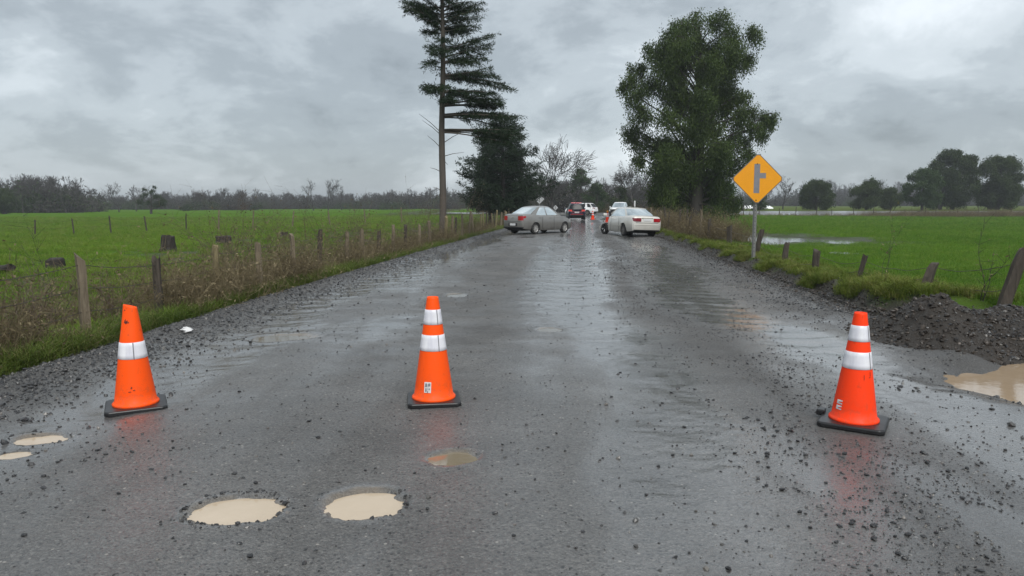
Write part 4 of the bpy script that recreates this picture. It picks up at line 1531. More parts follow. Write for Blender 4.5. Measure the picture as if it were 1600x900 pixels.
for i, (px, pb, z, h, lab) in enumerate([(92, 490, -0.2, 1.15, 'thin dark bare sapling left of the first fence post'), (500, 395, -0.2, 1.9, 'leaning dark bare sapling above the left bramble'), (1378, 470, 0.0, 0.9, 'thin dark twig leaning beside the split right post'), (1525, 500, 0.0, 0.75, 'dry dark stalks between the two nearest right posts')]):
    x, y = unproj(px, pb, z)
    bramble_bush(x, y, h, 0.15, 3, 330 + i, lab, M['bark_dark'], 'bare_sapling', 0.2)
# ------------------------------------------------------------------ cars
def smooth_interp(xs, keys, sig=2):
    k = np.array(sorted(keys), float)
    v = np.interp(xs, k[:, 0], k[:, 1])
    for _ in range(sig):
        w = v.copy()
        w[1:-1] = 0.25 * v[:-2] + 0.5 * v[1:-1] + 0.25 * v[2:]
        v = w
    return v


def car(P):
    """P: proportions of one car; X forward, Y left, Z up, origin on the ground under its middle"""
    root = empty(P['name'], (0, 0, 0))
    tag(root, P['label'], P.get('cat', 'car'), 'vehicles stopped on the road')
    L, wr = P['L'], P['wr']
    xf, xr = P['axle']
    hl = L / 2
    pm = P['paint']
    deform = P.get('deform') or (lambda V: V)
    xs = np.unique(np.round(np.concatenate([np.linspace(-hl, hl, 60), np.linspace(xf - wr - .1, xf + wr + .1, 26), np.linspace(xr - wr - .1, xr + wr + .1, 26), [-hl + .03, -hl + .07, hl - .03, hl - .07]]), 4))
    zt = smooth_interp(xs, P['top'])
    zb = smooth_interp(xs, P['bot'])
    hw = smooth_interp(xs, P['hw'])
    ra = wr + 0.055
    lo = zb.copy()
    for xw in (xf, xr):
        m = np.abs(xs - xw) < ra
        lo[m] = np.maximum(lo[m], wr + np.sqrt(ra ** 2 - (xs[m] - xw) ** 2))
    tt = [(0, .93), (.10, .975), (.28, .995), (.48, 1.0), (.66, .99), (.80, .965), (.91, .93), (.97, .885), (1.0, .82)]
    half = []
    for i, x in enumerate(xs):
        row = []
        for t, f in tt:
            z = max(zb[i] + (zt[i] - zb[i]) * t, min(lo[i], zt[i] - 0.02))
            # flare round the wheel arches
            fl = 0.022 * max(math.exp(-((x - xf) / (ra * 0.95)) ** 4), math.exp(-((x - xr) / (ra * 0.95)) ** 4)) * (1 - abs(t - .35) * 1.2 if t < .9 else 0)
            row.append((x, hw[i] * f + max(fl, 0), z))
        for f, dz in ((.6, .012), (.3, .02), (0, .022)):
            row.append((x, hw[i] * .82 * f / .82 if f else 0.0, zt[i] + dz))
        half.append(row)
    nv = len(half[0])
    V, F = [], []
    for row in half:
        V += row + [(a, -b, c) for a, b, c in row[-2::-1]]
    nr = 2 * nv - 1
    for i in range(len(xs) - 1):
        for j in range(nr - 1):
            F.append((i * nr + j, (i + 1) * nr + j, (i + 1) * nr + j + 1, i * nr + j + 1))
    F.append(tuple(range(nr)))
    F.append(tuple((len(xs) - 1) * nr + j for j in range(nr))[::-1])
    V = deform(V)
    obj('body', (V, F), pm, root, smooth=True).data.set_sharp_from_angle(angle=R(38))
    # underside
    ub = [box((0, 0, 0.44), (L * 0.9, P['W'] - 0.52, 0.50)), box(((xf + xr) / 2, 0, 0.30), (xf - xr - 2 * ra - 0.02, P['W'] - 0.2, 0.2))]
    obj('underbody', join([(deform(v), f) for v, f in ub]), M['under'], root)

    # cabin shell: rings between belt and roof
    C = P['cabin']
    us = []        # (segment, param)
    fr = [0, .06, .5, .94, 1]
    sd_ = sorted(set([0, .03, 1, .97] + [a for w in P['sidewin'] for a in w[:2]] + [.25, .5, .75]))
    sdu = [q for q in sd_]
    seq = [('F', q) for q in np.linspace(0, 1, 9)[:-1]] + [('L', q) for q in sdu[:-1]] + [('B', q) for q in np.linspace(0, 1, 9)[:-1]] + [('R', q) for q in sdu[:-1]]
    hs = [0, .10, .3, .55, .80, .90, .96, 1.0]

    def ring_pt(seg, q, h):
        a = C['xf0'] + (C['xf1'] - C['xf0']) * (h ** 1.12)
        b = C['xr0'] + (C['xr1'] - C['xr0']) * (h ** C.get('rp', 1.25))
        w = C['w0'] + (C['w1'] - C['w0']) * (h ** 1.25)
        if h > 0.9:
            s = (h - 0.9) / 0.1
            w -= 0.05 * s * s
            a -= 0.05 * s * s
            b += 0.05 * s * s
        z = C['z0'] + (C['z1'] - C['z0']) * h
        cr = 0.07
        if seg == 'F':
            y_ = w * (1 - 2 * q) * -1
            y_ = -y_
            return (a + C['bow'] * (1 - (y_ / w) ** 2) - cr * abs(y_ / w) ** 6, y_, z) if True else None
        if seg == 'L':
            x = a - cr + (b + cr - a + cr) * q
            return (x, -w + 0.03 * (abs(2 * q - 1) ** 3), z)
        if seg == 'B':
            y_ = -w + 2 * w * q
            return (b - C['bow'] * 0.8 * (1 - (y_ / w) ** 2) + cr * abs(y_ / w) ** 6, y_, z)
        x = b + cr + (a - cr - b - cr) * q
        return (x, w - 0.03 * (abs(2 * q - 1) ** 3), z)
    nsq = len(seq)
    CV = [ring_pt(s, q, h) for h in hs for s, q in seq]
    top0 = len(CV)
    cxm = (C['xf1'] + C['xr1']) / 2
    for sc, dz in ((.72, .022), (.38, .033)):
        for s, q in seq:
            p = ring_pt(s, q, 1.0)
            CV.append((cxm + (p[0] - cxm) * sc, p[1] * sc, C['z1'] + dz))
    CV.append((cxm, 0, C['z1'] + .036))
    shell, wins = [], {}

    def which(s, q0, q1, h0, h1):
        hm, qm = (h0 + h1) / 2, (q0 + q1) / 2
        if not (0.10 <= hm <= 0.90):
            return None
        if s == 'F' and .04 < qm < .96:
            return 'windscreen'
        if s == 'B' and .05 < qm < .95 and hm > P.get('rear_h0', .1):
            return 'rear_window'
        if s in 'LR':
            for k, (a, b) in enumerate(P['sidewin']):
                lo_, hi_ = (a, b) if s == 'L' else (1 - b, 1 - a)
                if lo_ - 1e-4 < qm < hi_ + 1e-4:
                    return 'side_window_%s%d' % (s, k)
        return None
    for i in range(len(hs) - 1):
        for j in range(nsq):
            j2 = (j + 1) % nsq
            s, q0 = seq[j]
            q1 = seq[j2][1] if seq[j2][0] == s else 1.0
            f = (i * nsq + j, (i + 1) * nsq + j, (i + 1) * nsq + j2, i * nsq + j2)[::-1]
            w = which(s, q0, q1, hs[i], hs[i + 1])
            (wins.setdefault(w, []) if w else shell).append(f)
    for k in range(2):
        a0, b0 = (top0 - nsq, top0) if k == 0 else (top0, top0 + nsq)
        shell += [(a0 + j, a0 + (j + 1) % nsq, b0 + (j + 1) % nsq, b0 + j) for j in range(nsq)]
    shell += [(top0 + nsq + j, top0 + nsq + (j + 1) % nsq, len(CV) - 1) for j in range(nsq)]

    def sub(fs):
        ids = sorted({i for f in fs for i in f})
        mp = {a: b for b, a in enumerate(ids)}
        return [CV[i] for i in ids], [tuple(mp[i] for i in f) for f in fs]
    sv_, sf_ = sub(shell)
    obj('cabin', (deform(sv_), sf_), pm, root, smooth=True).data.set_sharp_from_angle(angle=R(35))
    for w, fs in wins.items():
        v_, f_ = sub(fs)
        obj('side_window' if w.startswith('side') else w, (deform(v_), f_), P.get('glass', M['glass']), root, smooth=True)
    # seats and dashboard seen through the glass
    zf = C['z0']
    it = [box((cxm - 0.15, 0, zf + 0.03), (C['xf0'] - C['xr0'] - 0.5, C['w0'] * 1.8, 0.03))]
    obj('parcel_shelf', join(it), M['interior'], root)
    for sy in (-1, 1):
        obj('seat', join([box((cxm + 0.12, sy * .36, zf + 0.12), (.14, .42, .34)), box((cxm + 0.10, sy * .36, zf + 0.36), (.09, .24, .14))]), M['interior'], root, bevel=0.03)
        obj('headrest', box((cxm - 0.62, sy * .36, zf + 0.16), (.08, .24, .18)), M['interior'], root, bevel=0.03)
        m = obj('wing_mirror', box((C['xf0'] - 0.22, sy * (hw.max() + 0.10), zf + 0.10), (.10, .20, .13)), P.get('mirror', pm), root, bevel=0.03)
    # wheels
    for (xw, tag_) in ((xf, 'f'), (xr, 'r')):
        for sy in (-1, 1):
            wy = sy * (P['W'] / 2 - 0.115)
            steer = P.get('steer', 0) if tag_ == 'f' else 0
            prof = [(wr * .66, -.10), (wr * .9, -.102), (wr * .985, -.08), (wr, -.04), (wr, .04), (wr * .985, .08), (wr * .9, .102), (wr * .66, .10)]
            hub = obj('wheel', lathe([(0.0, -.06), (wr * .64, -.06), (wr * .64, .05), (0.0, .05)], 20), M['under'], root)
            ty = obj('tyre', lathe(prof, 28), M['tyre'], hub, smooth=True)
            rp = [([(a, b, c) for a, b, c in v], f) for v, f in [lathe([(0.0, .085), (wr * .14, .088), (wr * .2, .075), (wr * .2, .06)], 16), lathe([(wr * .56, .07), (wr * .62, .088), (wr * .68, .085), (wr * .68, .06)], 24)]]
            for k in range(P.get('spokes', 7)):
                a = 2 * math.pi * k / P.get('spokes', 7)
                v, f = box((wr * .38, 0, .074), (wr * .46, wr * .17, .016))
                rp.append(([(p[0] * math.cos(a) - p[1] * math.sin(a), p[0] * math.sin(a) + p[1] * math.cos(a), p[2]) for p in v], f))
            rm = obj('rim', join(rp), M['under'] if (P.get('drop') and tag_ == 'f' and sy == 1) else P.get('rim', M['rim']), hub)
            hub.rotation_euler = (-sy * math.pi / 2, 0, steer)
            hub.location = (xw, wy, wr)
            if P.get('drop') and tag_ == 'f' and sy == 1:
                hub.location = (xw - 0.10, wy + 0.03, wr)
                hub.rotation_euler = (-sy * math.pi / 2 + 0.12, 0, steer + 0.2)

    def outline(end, sy, ls, le, z0, z1, off=0.008, zs=None):
        """a bent strip round a body corner; ls along the side, le across the end"""
        sgn = -1 if end == 'r' else 1
        xe = sgn * hl
        pts = []
        for q in np.linspace(ls, 0, 6) if ls > 0 else []:
            x = xe - sgn * q
            f = np.interp((z0 + z1) / 2, [zb.min(), zt.max()], [.98, .93])
            pts.append((x, float(np.interp(x, xs, hw)) * f + off))
        w_e = float(np.interp(xe, xs, hw)) * .95
        pts.append((xe + sgn * off, w_e - 0.01))
        for q in np.linspace(0, le, 4)[1:]:
            pts.append((xe + sgn * off, w_e - q))
        V = [(a, sy * b, z0 if zs is None else z0 + zs * i) for i, (a, b) in enumerate(pts)] + [(a, sy * b, z1) for a, b in pts]
        n_ = len(pts)
        F = [(i, i + 1, n_ + i + 1, n_ + i) for i in range(n_ - 1)]
        if sgn * sy > 0:
            F = [f[::-1] for f in F]
        return V, F
    for nm, end, sy, ls, le, z0, z1, mt in P['lamps']:
        v, f = outline(end, sy, ls, le, z0, z1)
        o = obj(nm, (deform(v), f), mt, root, smooth=False)
        s = o.modifiers.new('thick', 'SOLIDIFY')
        s.thickness = 0.03
        s.offset = 0
    for nm, c, s, mt in P['boxes']:
        v, f = box(c, s)
        obj(nm, (deform(v), f), mt, root, bevel=min(s) * 0.25)
    return root


def place(c, px, py, rz, z=0.0, roll=0.0, pitch=0.0):
    x, y = unproj(px, py)
    c.location = (x, y, rz0(x, y) + z)
    c.rotation_euler = (roll, pitch, rz)


def heading(a):      # degrees to the right of straight ahead -> rotation of the X axis
    return R(90 - a)


# grey saloon, three-quarter rear view
P = dict(name='grey_car', label='muddy grey four-door saloon stopped askew on the left lane', L=4.25, W=1.69, wr=0.295, axle=(1.27, -1.20), paint=M['p_grey'],
         top=[(-2.125, .80), (-2.10, .96), (-2.0, 1.05), (-1.85, 1.075), (-1.4, 1.07), (-.9, 1.03), (.4, .97), (1.0, .96), (1.5, .88), (1.9, .76), (2.06, .66), (2.125, .52)],
         bot=[(-2.125, .36), (-2.0, .28), (-1.6, .24), (-.6, .19), (.6, .19), (1.7, .20), (2.125, .26)],
         hw=[(-2.125, .63), (-2.09, .70), (-2.0, .765), (-1.8, .81), (-1.3, .838), (0, .845), (1.2, .835), (1.6, .80), (1.9, .73), (2.05, .64), (2.125, .50)],
         cabin=dict(xf0=1.12, xf1=.22, xr0=-1.72, xr1=-.78, w0=.74, w1=.56, z0=.95, z1=1.47, bow=.10),
         sidewin=[(.10, .44), (.48, .80)],
         lamps=[('tail_light', 'r', s, .22, .20, .74, .97, M['redlamp']) for s in (-1, 1)] + [('headlight', 'f', s, .36, .14, .60, .76, M['clearlamp']) for s in (-1, 1)],
         boxes=[('number_plate', (-2.135, 0, .52), (.012, .40, .12), M['plate']), ('plate_recess', (-2.128, 0, .52), (.012, .62, .17), M['blackplastic']), ('emblem', (-2.135, 0, .875), (.012, .13, .035), M['chrome']), ('rear_bumper', (-2.06, 0, .37), (.16, 1.40, .05), M['blackplastic']),
                ('door_handle', (.02, -.853, .86), (.16, .02, .025), M['p_grey']), ('door_handle', (-.86, -.853, .88), (.16, .02, .025), M['p_grey']), ('door_handle', (.02, .853, .86), (.16, .02, .025), M['p_grey']), ('door_handle', (-.86, .853, .88), (.16, .02, .025), M['p_grey']),
                ('door_seam', (.30, -.847, .60), (.012, .008, .66), M['under']), ('door_seam', (-.66, -.847, .60), (.012, .008, .66), M['under']), ('boot_seam', (-2.127, 0, .68), (.008, 1.12, .012), M['under'])],
         spokes=9)
c1 = car(P)
place(c1, 842, 364.8, heading(43))

# champagne saloon with a smashed front
_r = np.random.default_rng(5)


def crash(V):
    out = []
    for (x, y, z) in V:
        k = float(sst(0.70, 1.75, x)) * float(sst(-0.75, 0.45, y))
        nx = float(fbm(x * 4 + 3, y * 4 + z * 5, 3, 7)) - 0.5
        nyv = float(fbm(x * 5 + 9, y * 4 + z * 6, 3, 17)) - 0.5
        x2 = x - k * 0.62 + k * nx * 0.5
        y2 = y - k * 0.46 * (1 if y > 0 else 0.3) + k * nyv * 0.5
        z2 = z + k * (0.14 if z > 0.6 else -0.02) * (1 + nx * 3) + k * nx * 0.25
        out.append((x2, y2, max(z2, 0.12)))
    return out


P = dict(name='crashed_car', label='champagne saloon with a smashed front on the right road edge', L=4.53, W=1.705, wr=0.31, axle=(1.36, -1.24), paint=M['p_beige'],
         top=[(-2.265, .80), (-2.24, .97), (-2.12, 1.03), (-1.7, 1.05), (-1.2, 1.02), (.4, .96), (1.0, .96), (1.6, .86), (2.0, .74), (2.2, .62), (2.265, .5)],
         bot=[(-2.265, .36), (-2.15, .28), (-1.6, .24), (-.6, .19), (.6, .19), (1.7, .20), (2.265, .26)],
         hw=[(-2.265, .67), (-2.23, .74), (-2.12, .79), (-1.9, .82), (-1.3, .845), (0, .852), (1.2, .84), (1.7, .80), (2.05, .72), (2.2, .62), (2.265, .48)],
         cabin=dict(xf0=1.15, xf1=.25, xr0=-1.58, xr1=-.85, w0=.75, w1=.57, z0=.94, z1=1.43, bow=.12),
         sidewin=[(.10, .45), (.49, .84)], deform=crash, rim=M['rim_dark'], drop=True,
         lamps=[('tail_light', 'r', s, .12, .30, .76, .93, M['darkredlamp'] if s > 0 else M['redlamp']) for s in (-1, 1)] + [('headlight', 'f', -1, .3, .2, .58, .74, M['clearlamp'])],
         boxes=[('number_plate', (-2.275, 0, .85), (.012, .40, .12), M['plate']), ('plate_garnish', (-2.268, 0, .93), (.012, .62, .03), M['chrome']), ('rear_bumper', (-2.25, 0, .60), (.05, 1.36, .04), M['p_beige']), ('bumper_lip', (-2.20, 0, .33), (.12, 1.38, .06), M['under']),
                ('door_handle', (-.05, .862, .85), (.16, .02, .025), M['p_beige']), ('door_handle', (-.95, .862, .87), (.16, .02, .025), M['p_beige']), ('door_handle', (-.05, -.862, .85), (.16, .02, .025), M['p_beige']), ('door_handle', (-.95, -.862, .87), (.16, .02, .025), M['p_beige']),
                ('side_moulding', (-.1, .860, .52), (1.9, .016, .05), M['p_beige']), ('side_moulding', (-.1, -.860, .52), (1.9, .016, .05), M['p_beige']), ('door_seam', (.32, .853, .60), (.012, .008, .66), M['under']), ('door_seam', (-.70, .853, .60), (.012, .008, .66), M['under']),
                ('boot_seam', (-2.268, 0, .70), (.008, 1.2, .012), M['under'])],
         spokes=8)
c2 = car(P)
place(c2, 981, 367.5, heading(-15), 0.0, 0.035, 0.0)
# torn pieces hanging at the front left corner
for i in range(12):
    rr_ = random.Random(50 + i)
    a, b, cc = rr_.uniform(1.15, 1.75), rr_.uniform(.45, .86), rr_.uniform(.22, .75)
    V = [(a, b, cc), (a + rr_.uniform(.1, .3), b + rr_.uniform(-.15, .12), cc + rr_.uniform(-.2, .1)), (a + rr_.uniform(.05, .3), b + rr_.uniform(-.1, .15), cc - rr_.uniform(.1, .25)), (a - rr_.uniform(.0, .1), b + .05, cc - rr_.uniform(.05, .2))]
    V2 = [(p[0] - .012, p[1] - .012, p[2] - .01) for p in V]
    obj('torn_panel', (V + V2, [(0, 1, 2), (0, 2, 3), (6, 5, 4), (7, 6, 4), (0, 4, 5, 1), (1, 5, 6, 2), (2, 6, 7, 3), (3, 7, 4, 0)]), [M['p_beige'], M['blackplastic'], M['white']][i % 3], c2)

# dark blue hatchback SUV, red tail lamps
P = dict(name='dark_blue_car', label='dark blue high hatchback with red tail lamps seen from behind', L=4.2, W=1.78, wr=0.335, axle=(1.30, -1.26), paint=M['p_blue'],
         top=[(-2.1, .85), (-2.08, 1.0), (-1.95, 1.06), (-1.2, 1.05), (.4, 1.02), (1.0, 1.02), (1.6, .95), (1.95, .84), (2.1, .62)],
         bot=[(-2.1, .40), (-1.95, .32), (-1.6, .28), (.6, .26), (1.7, .26), (2.1, .32)],
         hw=[(-2.1, .72), (-2.06, .80), (-1.9, .86), (0, .89), (1.2, .88), (1.7, .84), (2.0, .72), (2.1, .56)],
         cabin=dict(xf0=1.2, xf1=.35, xr0=-2.03, xr1=-1.72, w0=.80, w1=.62, z0=1.0, z1=1.60, bow=.09),
         glass=M['glass_dark'], sidewin=[(.08, .36), (.40, .68), (.72, .92)], rim=M['rim_dark'],
         lamps=[('tail_light', 'r', s, .20, .22, .86, 1.02, M['litred']) for s in (-1, 1)] + [('headlight', 'f', s, .3, .2, .70, .85, M['clearlamp']) for s in (-1, 1)],
         boxes=[('number_plate', (-2.118, 0, .76), (.012, .44, .13), M['plate']), ('red_panel', (-2.112, 0, .80), (.014, 1.10, .09), M['darkredlamp']), ('rear_bumper', (-2.10, 0, .48), (.10, 1.42, .20), M['blackplastic']), ('lower_reflector', (-2.155, 0, .585), (.01, 1.2, .05), M['redlight_strip']),
                ('roof_bar', (-.9, 0, 1.68), (.22, 1.05, .09), M['redlight_strip'])])
c3 = car(P)
place(c3, 899, 343.8, heading(1))

# white SUV crossing, side view
P = dict(name='white_suv', label='white SUV standing crosswise behind the dark blue hatchback', L=4.55, W=1.84, wr=0.36, axle=(1.36, -1.32), paint=M['p_white'],
         top=[(-2.275, .90), (-2.24, 1.05), (-2.1, 1.12), (-1.2, 1.10), (.4, 1.06), (1.1, 1.07), (1.7, 1.0), (2.1, .88), (2.275, .66)],
         bot=[(-2.275, .42), (-2.1, .34), (-1.6, .28), (.6, .27), (1.7, .27), (2.275, .34)],
         hw=[(-2.275, .76), (-2.22, .84), (-2.05, .89), (0, .92), (1.3, .90), (1.8, .86), (2.15, .74), (2.275, .58)],
         cabin=dict(xf0=1.22, xf1=.40, xr0=-2.15, xr1=-1.62, w0=.82, w1=.64, z0=1.05, z1=1.66, bow=.09),
         glass=M['glass_dark'], sidewin=[(.08, .36), (.40, .66), (.70, .90)], rim=M['rim_dark'], mirror=M['blackplastic'],
         lamps=[('tail_light', 'r', s, .25, .18, .90, 1.05, M['darkredlamp']) for s in (-1, 1)] + [('headlight', 'f', s, .35, .2, .76, .90, M['clearlamp']) for s in (-1, 1)],
         boxes=[('sill_trim', (0, -.925, .36), (1.9, .02, .14), M['blackplastic']), ('sill_trim', (0, .925, .36), (1.9, .02, .14), M['blackplastic']), ('number_plate', (-2.285, 0, .82), (.012, .44, .12), M['plate']), ('rear_bumper', (-2.24, 0, .46), (.1, 1.5, .14), M['blackplastic'])])
c4 = car(P)
place(c4, 908, 336.2, heading(-62))

# white pick-up facing the camera
P = dict(name='white_pickup', label='white pick-up truck facing the camera behind the crashed car', cat='pickup', L=5.3, W=1.86, wr=0.38, axle=(1.72, -1.42), paint=M['p_white'],
         top=[(-2.65, 1.02), (-2.6, 1.12), (-1.2, 1.13), (.4, 1.12), (1.2, 1.14), (1.9, 1.12), (2.4, 1.05), (2.58, .92), (2.65, .80)],
         bot=[(-2.65, .50), (-2.0, .45), (.6, .40), (1.9, .40), (2.5, .42), (2.65, .48)],
         hw=[(-2.65, .88), (-2.6, .90), (0, .92), (1.5, .92), (2.2, .90), (2.5, .82), (2.65, .70)],
         cabin=dict(xf0=1.45, xf1=.65, xr0=-.95, xr1=-.72, w0=.82, w1=.66, z0=1.08, z1=1.78, bow=.08, rp=1.0),
         sidewin=[(.10, .50), (.55, .90)], rim=M['rim_dark'],
         lamps=[('headlight', 'f', s, .3, .30, .86, 1.0, M['clearlamp']) for s in (-1, 1)] + [('tail_light', 'r', s, .08, .10, .85, 1.1, M['redlamp']) for s in (-1, 1)],
         boxes=[('grille', (2.655, 0, .78), (.02, 1.30, .26), M['blackplastic']), ('front_bumper', (2.66, 0, .54), (.08, 1.66, .22), M['under']), ('number_plate', (2.71, 0, .60), (.01, .36, .11), M['plate']), ('bed_liner', (-1.82, 0, 1.165), (1.50, 1.56, .03), M['under']),
                ('bed_rail', (-1.82, .86, 1.18), (1.6, .06, .08), M['p_white']), ('bed_rail', (-1.82, -.86, 1.18), (1.6, .06, .08), M['p_white']), ('tailgate', (-2.60, 0, 1.16), (.06, 1.68, .08), M['p_white'])])
c5 = car(P)
place(c5, 969, 338, heading(180 + 22))
# white roadside marker right of the pick-up
mp = at_depth(989, 336, 96)
mk_ = empty('marker_post', (mp[0] + 0.2, 96, gz(mp[0] + 0.2, 96)))
tag(mk_, 'short white marker post right of the white pick-up', 'marker post')
obj('post', lathe([(.09, -.2), (.09, 1.75), (.07, 1.8), (0, 1.81)], 10), M['white'], mk_, smooth=True)
obj('base', lathe([(.16, -.1), (.16, .12), (.10, .16)], 10), M['galv'], mk_)
# ------------------------------------------------------------------ trees
class Tree:
    def __init__(s, seed):
        s.r = np.random.default_rng(seed)
        s.P0, s.P1, s.R0, s.R1 = [], [], [], []
        s.tips = []

    def path(s, pts, r0, r1, sub=1):
        pts = np.asarray(pts, float)
        n_ = len(pts) - 1
        for i in range(n_):
            s.P0.append(pts[i])
            s.P1.append(pts[i + 1])
            s.R0.append(r0 + (r1 - r0) * i / n_)
            s.R1.append(r0 + (r1 - r0) * (i + 1) / n_)

    def grow(s, p, d, L, r, depth, split=3, wander=0.16, up=0.05, spread=0.75, ratio=0.72, n_=4):
        rg_ = s.r
        d = np.asarray(d, float)
        d = d / np.linalg.norm(d)
        kids = []
        for i in range(n_):
            q = p + d * L / n_
            ra, rb = r * (1 - 0.45 * i / n_), r * (1 - 0.45 * (i + 1) / n_)
            s.P0.append(p); s.P1.append(q); s.R0.append(ra); s.R1.append(rb)
            p = q
            d = d + rg_.normal(0, wander, 3) + np.array([0, 0, up])
            d /= np.linalg.norm(d)
            if i >= 1 and depth > 0:
                kids.append((p, d, rb))
        if depth <= 0:
            s.tips.append((p, d))
            return
        for k in range(split):
            pp, dd, rr = kids[-1] if k == 0 else kids[int(rg_.integers(0, len(kids)))]
            if k == 0:
                nd = dd + rg_.normal(0, spread * 0.25, 3)
            else:
                v = rg_.normal(0, 1, 3)
                v -= dd * np.dot(v, dd)
                nd = dd + v / (np.linalg.norm(v) + 1e-6) * spread
            s.grow(pp, nd, L * ratio * rg_.uniform(0.75, 1.2), rr * (0.85 if k == 0 else 0.6), depth - 1, split, wander, up, spread, ratio, n_ if depth > 2 else 3)

    def mesh(s, minr=0.0, k=5):
        R0, R1 = np.maximum(s.R0, minr), np.maximum(s.R1, minr)
        th = R0 > 0.03
        P0, P1 = np.array(s.P0), np.array(s.P1)
        out = []
        for msk, kk in ((th, max(k, 6)), (~th, 3)):
            if msk.any():
                out.append(tubes(P0[msk], P1[msk], R0[msk], R1[msk], kk))
        V = np.vstack([o[0] for o in out])
        F = [out[0][1]] + ([out[1][1] + len(out[0][0])] if len(out) > 1 else [])
        return V, np.vstack(F)


def bare_tree(x, y, H, seed, label, depth=5, spread=0.7, mt=None, split=3, trunk=0.3, minr=0.012, up=0.05, group=None, ratio=0.72):
    t = Tree(seed)
    t.grow(np.array([0, 0, -0.3]), (0, 0, 1), H * trunk, H * 0.022, depth, split, 0.14, up, spread, ratio)
    P = np.array(t.P1)
    k = H / P[:, 2].max()
    t.P0 = list(np.array(t.P0) * k)
    t.P1 = list(np.array(t.P1) * k)
    th = np.array(t.R0) > H * 0.0075
    e = empty('bare_tree', (x, y, gz(x, y)))
    tag(e, label, 'tree', group)
    P0, P1 = np.array(t.P0), np.array(t.P1)
    R0, R1 = np.maximum(t.R0, minr), np.maximum(t.R1, minr)
    V, F = tubes(P0[th], P1[th], R0[th], R1[th], 7)
    obj_big('trunk', V, F, mt or M['twig'], e, smooth=True)
    V, F = tubes(P0[~th], P1[~th], R0[~th], R1[~th], 3)
    obj_big('crown', V, F, mt or M['twig'], e)
    return e


def leafy(x, y, clumps, trunk_r, mt, seed, label, leaf=(0.17, 0.07), per=1000, droop=0.6, bark=None, group=None, name='leafy_tree', fork=0.35, base=None):
    """clumps: centre (relative to trunk base) and radius; every clump hangs on its own limb"""
    t = Tree(seed)
    r = t.r
    e = empty(name, (x, y, gz(x, y)))
    tag(e, label, 'tree', group)
    cl = np.array([c[:3] for c in clumps], float)
    rad_ = np.array([c[3] for c in clumps], float)
    H = (cl[:, 2] + rad_).max()
    axis = [np.array([0, 0, -0.3])]
    n_ = 9
    mean = cl[:, :2].mean(0)
    for i in range(1, n_ + 1):
        q = i / n_
        axis.append(np.array([mean[0] * q * 0.7 + r.normal(0, 0.02 * H * 0.3), mean[1] * q * 0.7 + r.normal(0, 0.02 * H * 0.3), H * 0.86 * q]))
    axis = np.array(axis)
    t.path(axis, trunk_r, trunk_r * 0.18)
    for c, R_ in zip(cl, rad_):
        # leave the trunk below the clump
        hz = max(H * 0.10, c[2] - np.linalg.norm(c[:2] - mean * 0.5) * r.uniform(0.5, 0.95) - 0.3)
        q = np.clip(hz / (H * 0.86), 0.05, 0.95)
        i = q * n_
        p0 = axis[int(i)] + (axis[min(int(i) + 1, n_)] - axis[int(i)]) * (i - int(i))
        mid = (p0 + c) / 2 + np.array([0, 0, 0.12 * np.linalg.norm(c - p0)]) + r.normal(0, 0.1 * R_, 3)
        rr = trunk_r * 0.17 * (1 - 0.6 * q) + 0.015
        t.path([p0, p0 * .45 + mid * .55 + r.normal(0, .05, 3), mid, mid * .4 + c * .6 + r.normal(0, .05, 3), c], rr, rr * 0.3)
        for k in range(6):
            d = r.normal(0, 1, 3)
            d /= np.linalg.norm(d)
            t.path([c, c + d * R_ * 0.45, c + d * R_ * 0.85 + np.array([0, 0, -0.1 * R_])], rr * 0.3, 0.008)
    P0, P1, R0, R1 = map(np.array, (t.P0, t.P1, t.R0, t.R1))
    V, F = tubes(P0[:n_], P1[:n_], R0[:n_], R1[:n_], 10)
    # root flare
    obj_big('trunk', V, F, bark or M['bark_dark'], e, smooth=True)
    V, F = tubes(P0[n_:], P1[n_:], R0[n_:], R1[n_:], 5)
    obj_big('limbs', V, F, bark or M['bark_dark'], e, smooth=True)
    LV, LF, off_ = [], [], 0
    for c, R_ in zip(cl, rad_):
        # sub-tufts so the clump has its own uneven outline
        ns = int(9 + 5 * R_)
        ctr = r.normal(0, 1, (ns, 3))
        ctr /= np.linalg.norm(ctr, axis=1, keepdims=True)
        ctr = c + ctr * (R_ * r.uniform(0.25, 0.95, (ns, 1)) ** 0.7) * np.array([1, 1, 0.7])
        N = int(per * R_ ** 1.7)
        idx = r.integers(0, ns, N)
        off3 = r.normal(0, 1, (N, 3)) * R_ * 0.24 * np.array([1, 1, 0.8])
        # strands hang down from each tuft
        hang = np.abs(r.normal(0, droop * 0.55, N)) * R_ ** 0.5
        p = ctr[idx] + off3
        p[:, 2] -= hang
        D = r.normal(0, 0.6, (N, 3)) + np.array([0, 0, -droop])
        v, f = leaves(p, D, r.uniform(0.7, 1.3, N) * leaf[0], r.uniform(0.7, 1.3, N) * leaf[1], r)
        LV.append(v)
        LF.append(f + off_)
        off_ += len(v)
    obj_big('crown', np.vstack(LV), np.vstack(LF), mt, e)
    return e


def blob_clumps(seed, n_, w, d, z0, z1, rmin, rmax, power=1.0, top=0.6):
    r = random.Random(seed)
    out = []
    while len(out) < n_:
        u, v, h = r.uniform(-1, 1), r.uniform(-1, 1), r.random()
        env = math.sin(math.pi * min(1, (h * 0.8 + 0.18))) ** power if True else 1
        env = max(env, 0.25)
        if u * u + v * v > 1:
            continue
        if u * u + v * v < 0.12 and r.random() < 0.5:
            continue
        out.append((u * w * env, v * d * env, z0 + (z1 - z0) * h, r.uniform(rmin, rmax)))
    return out


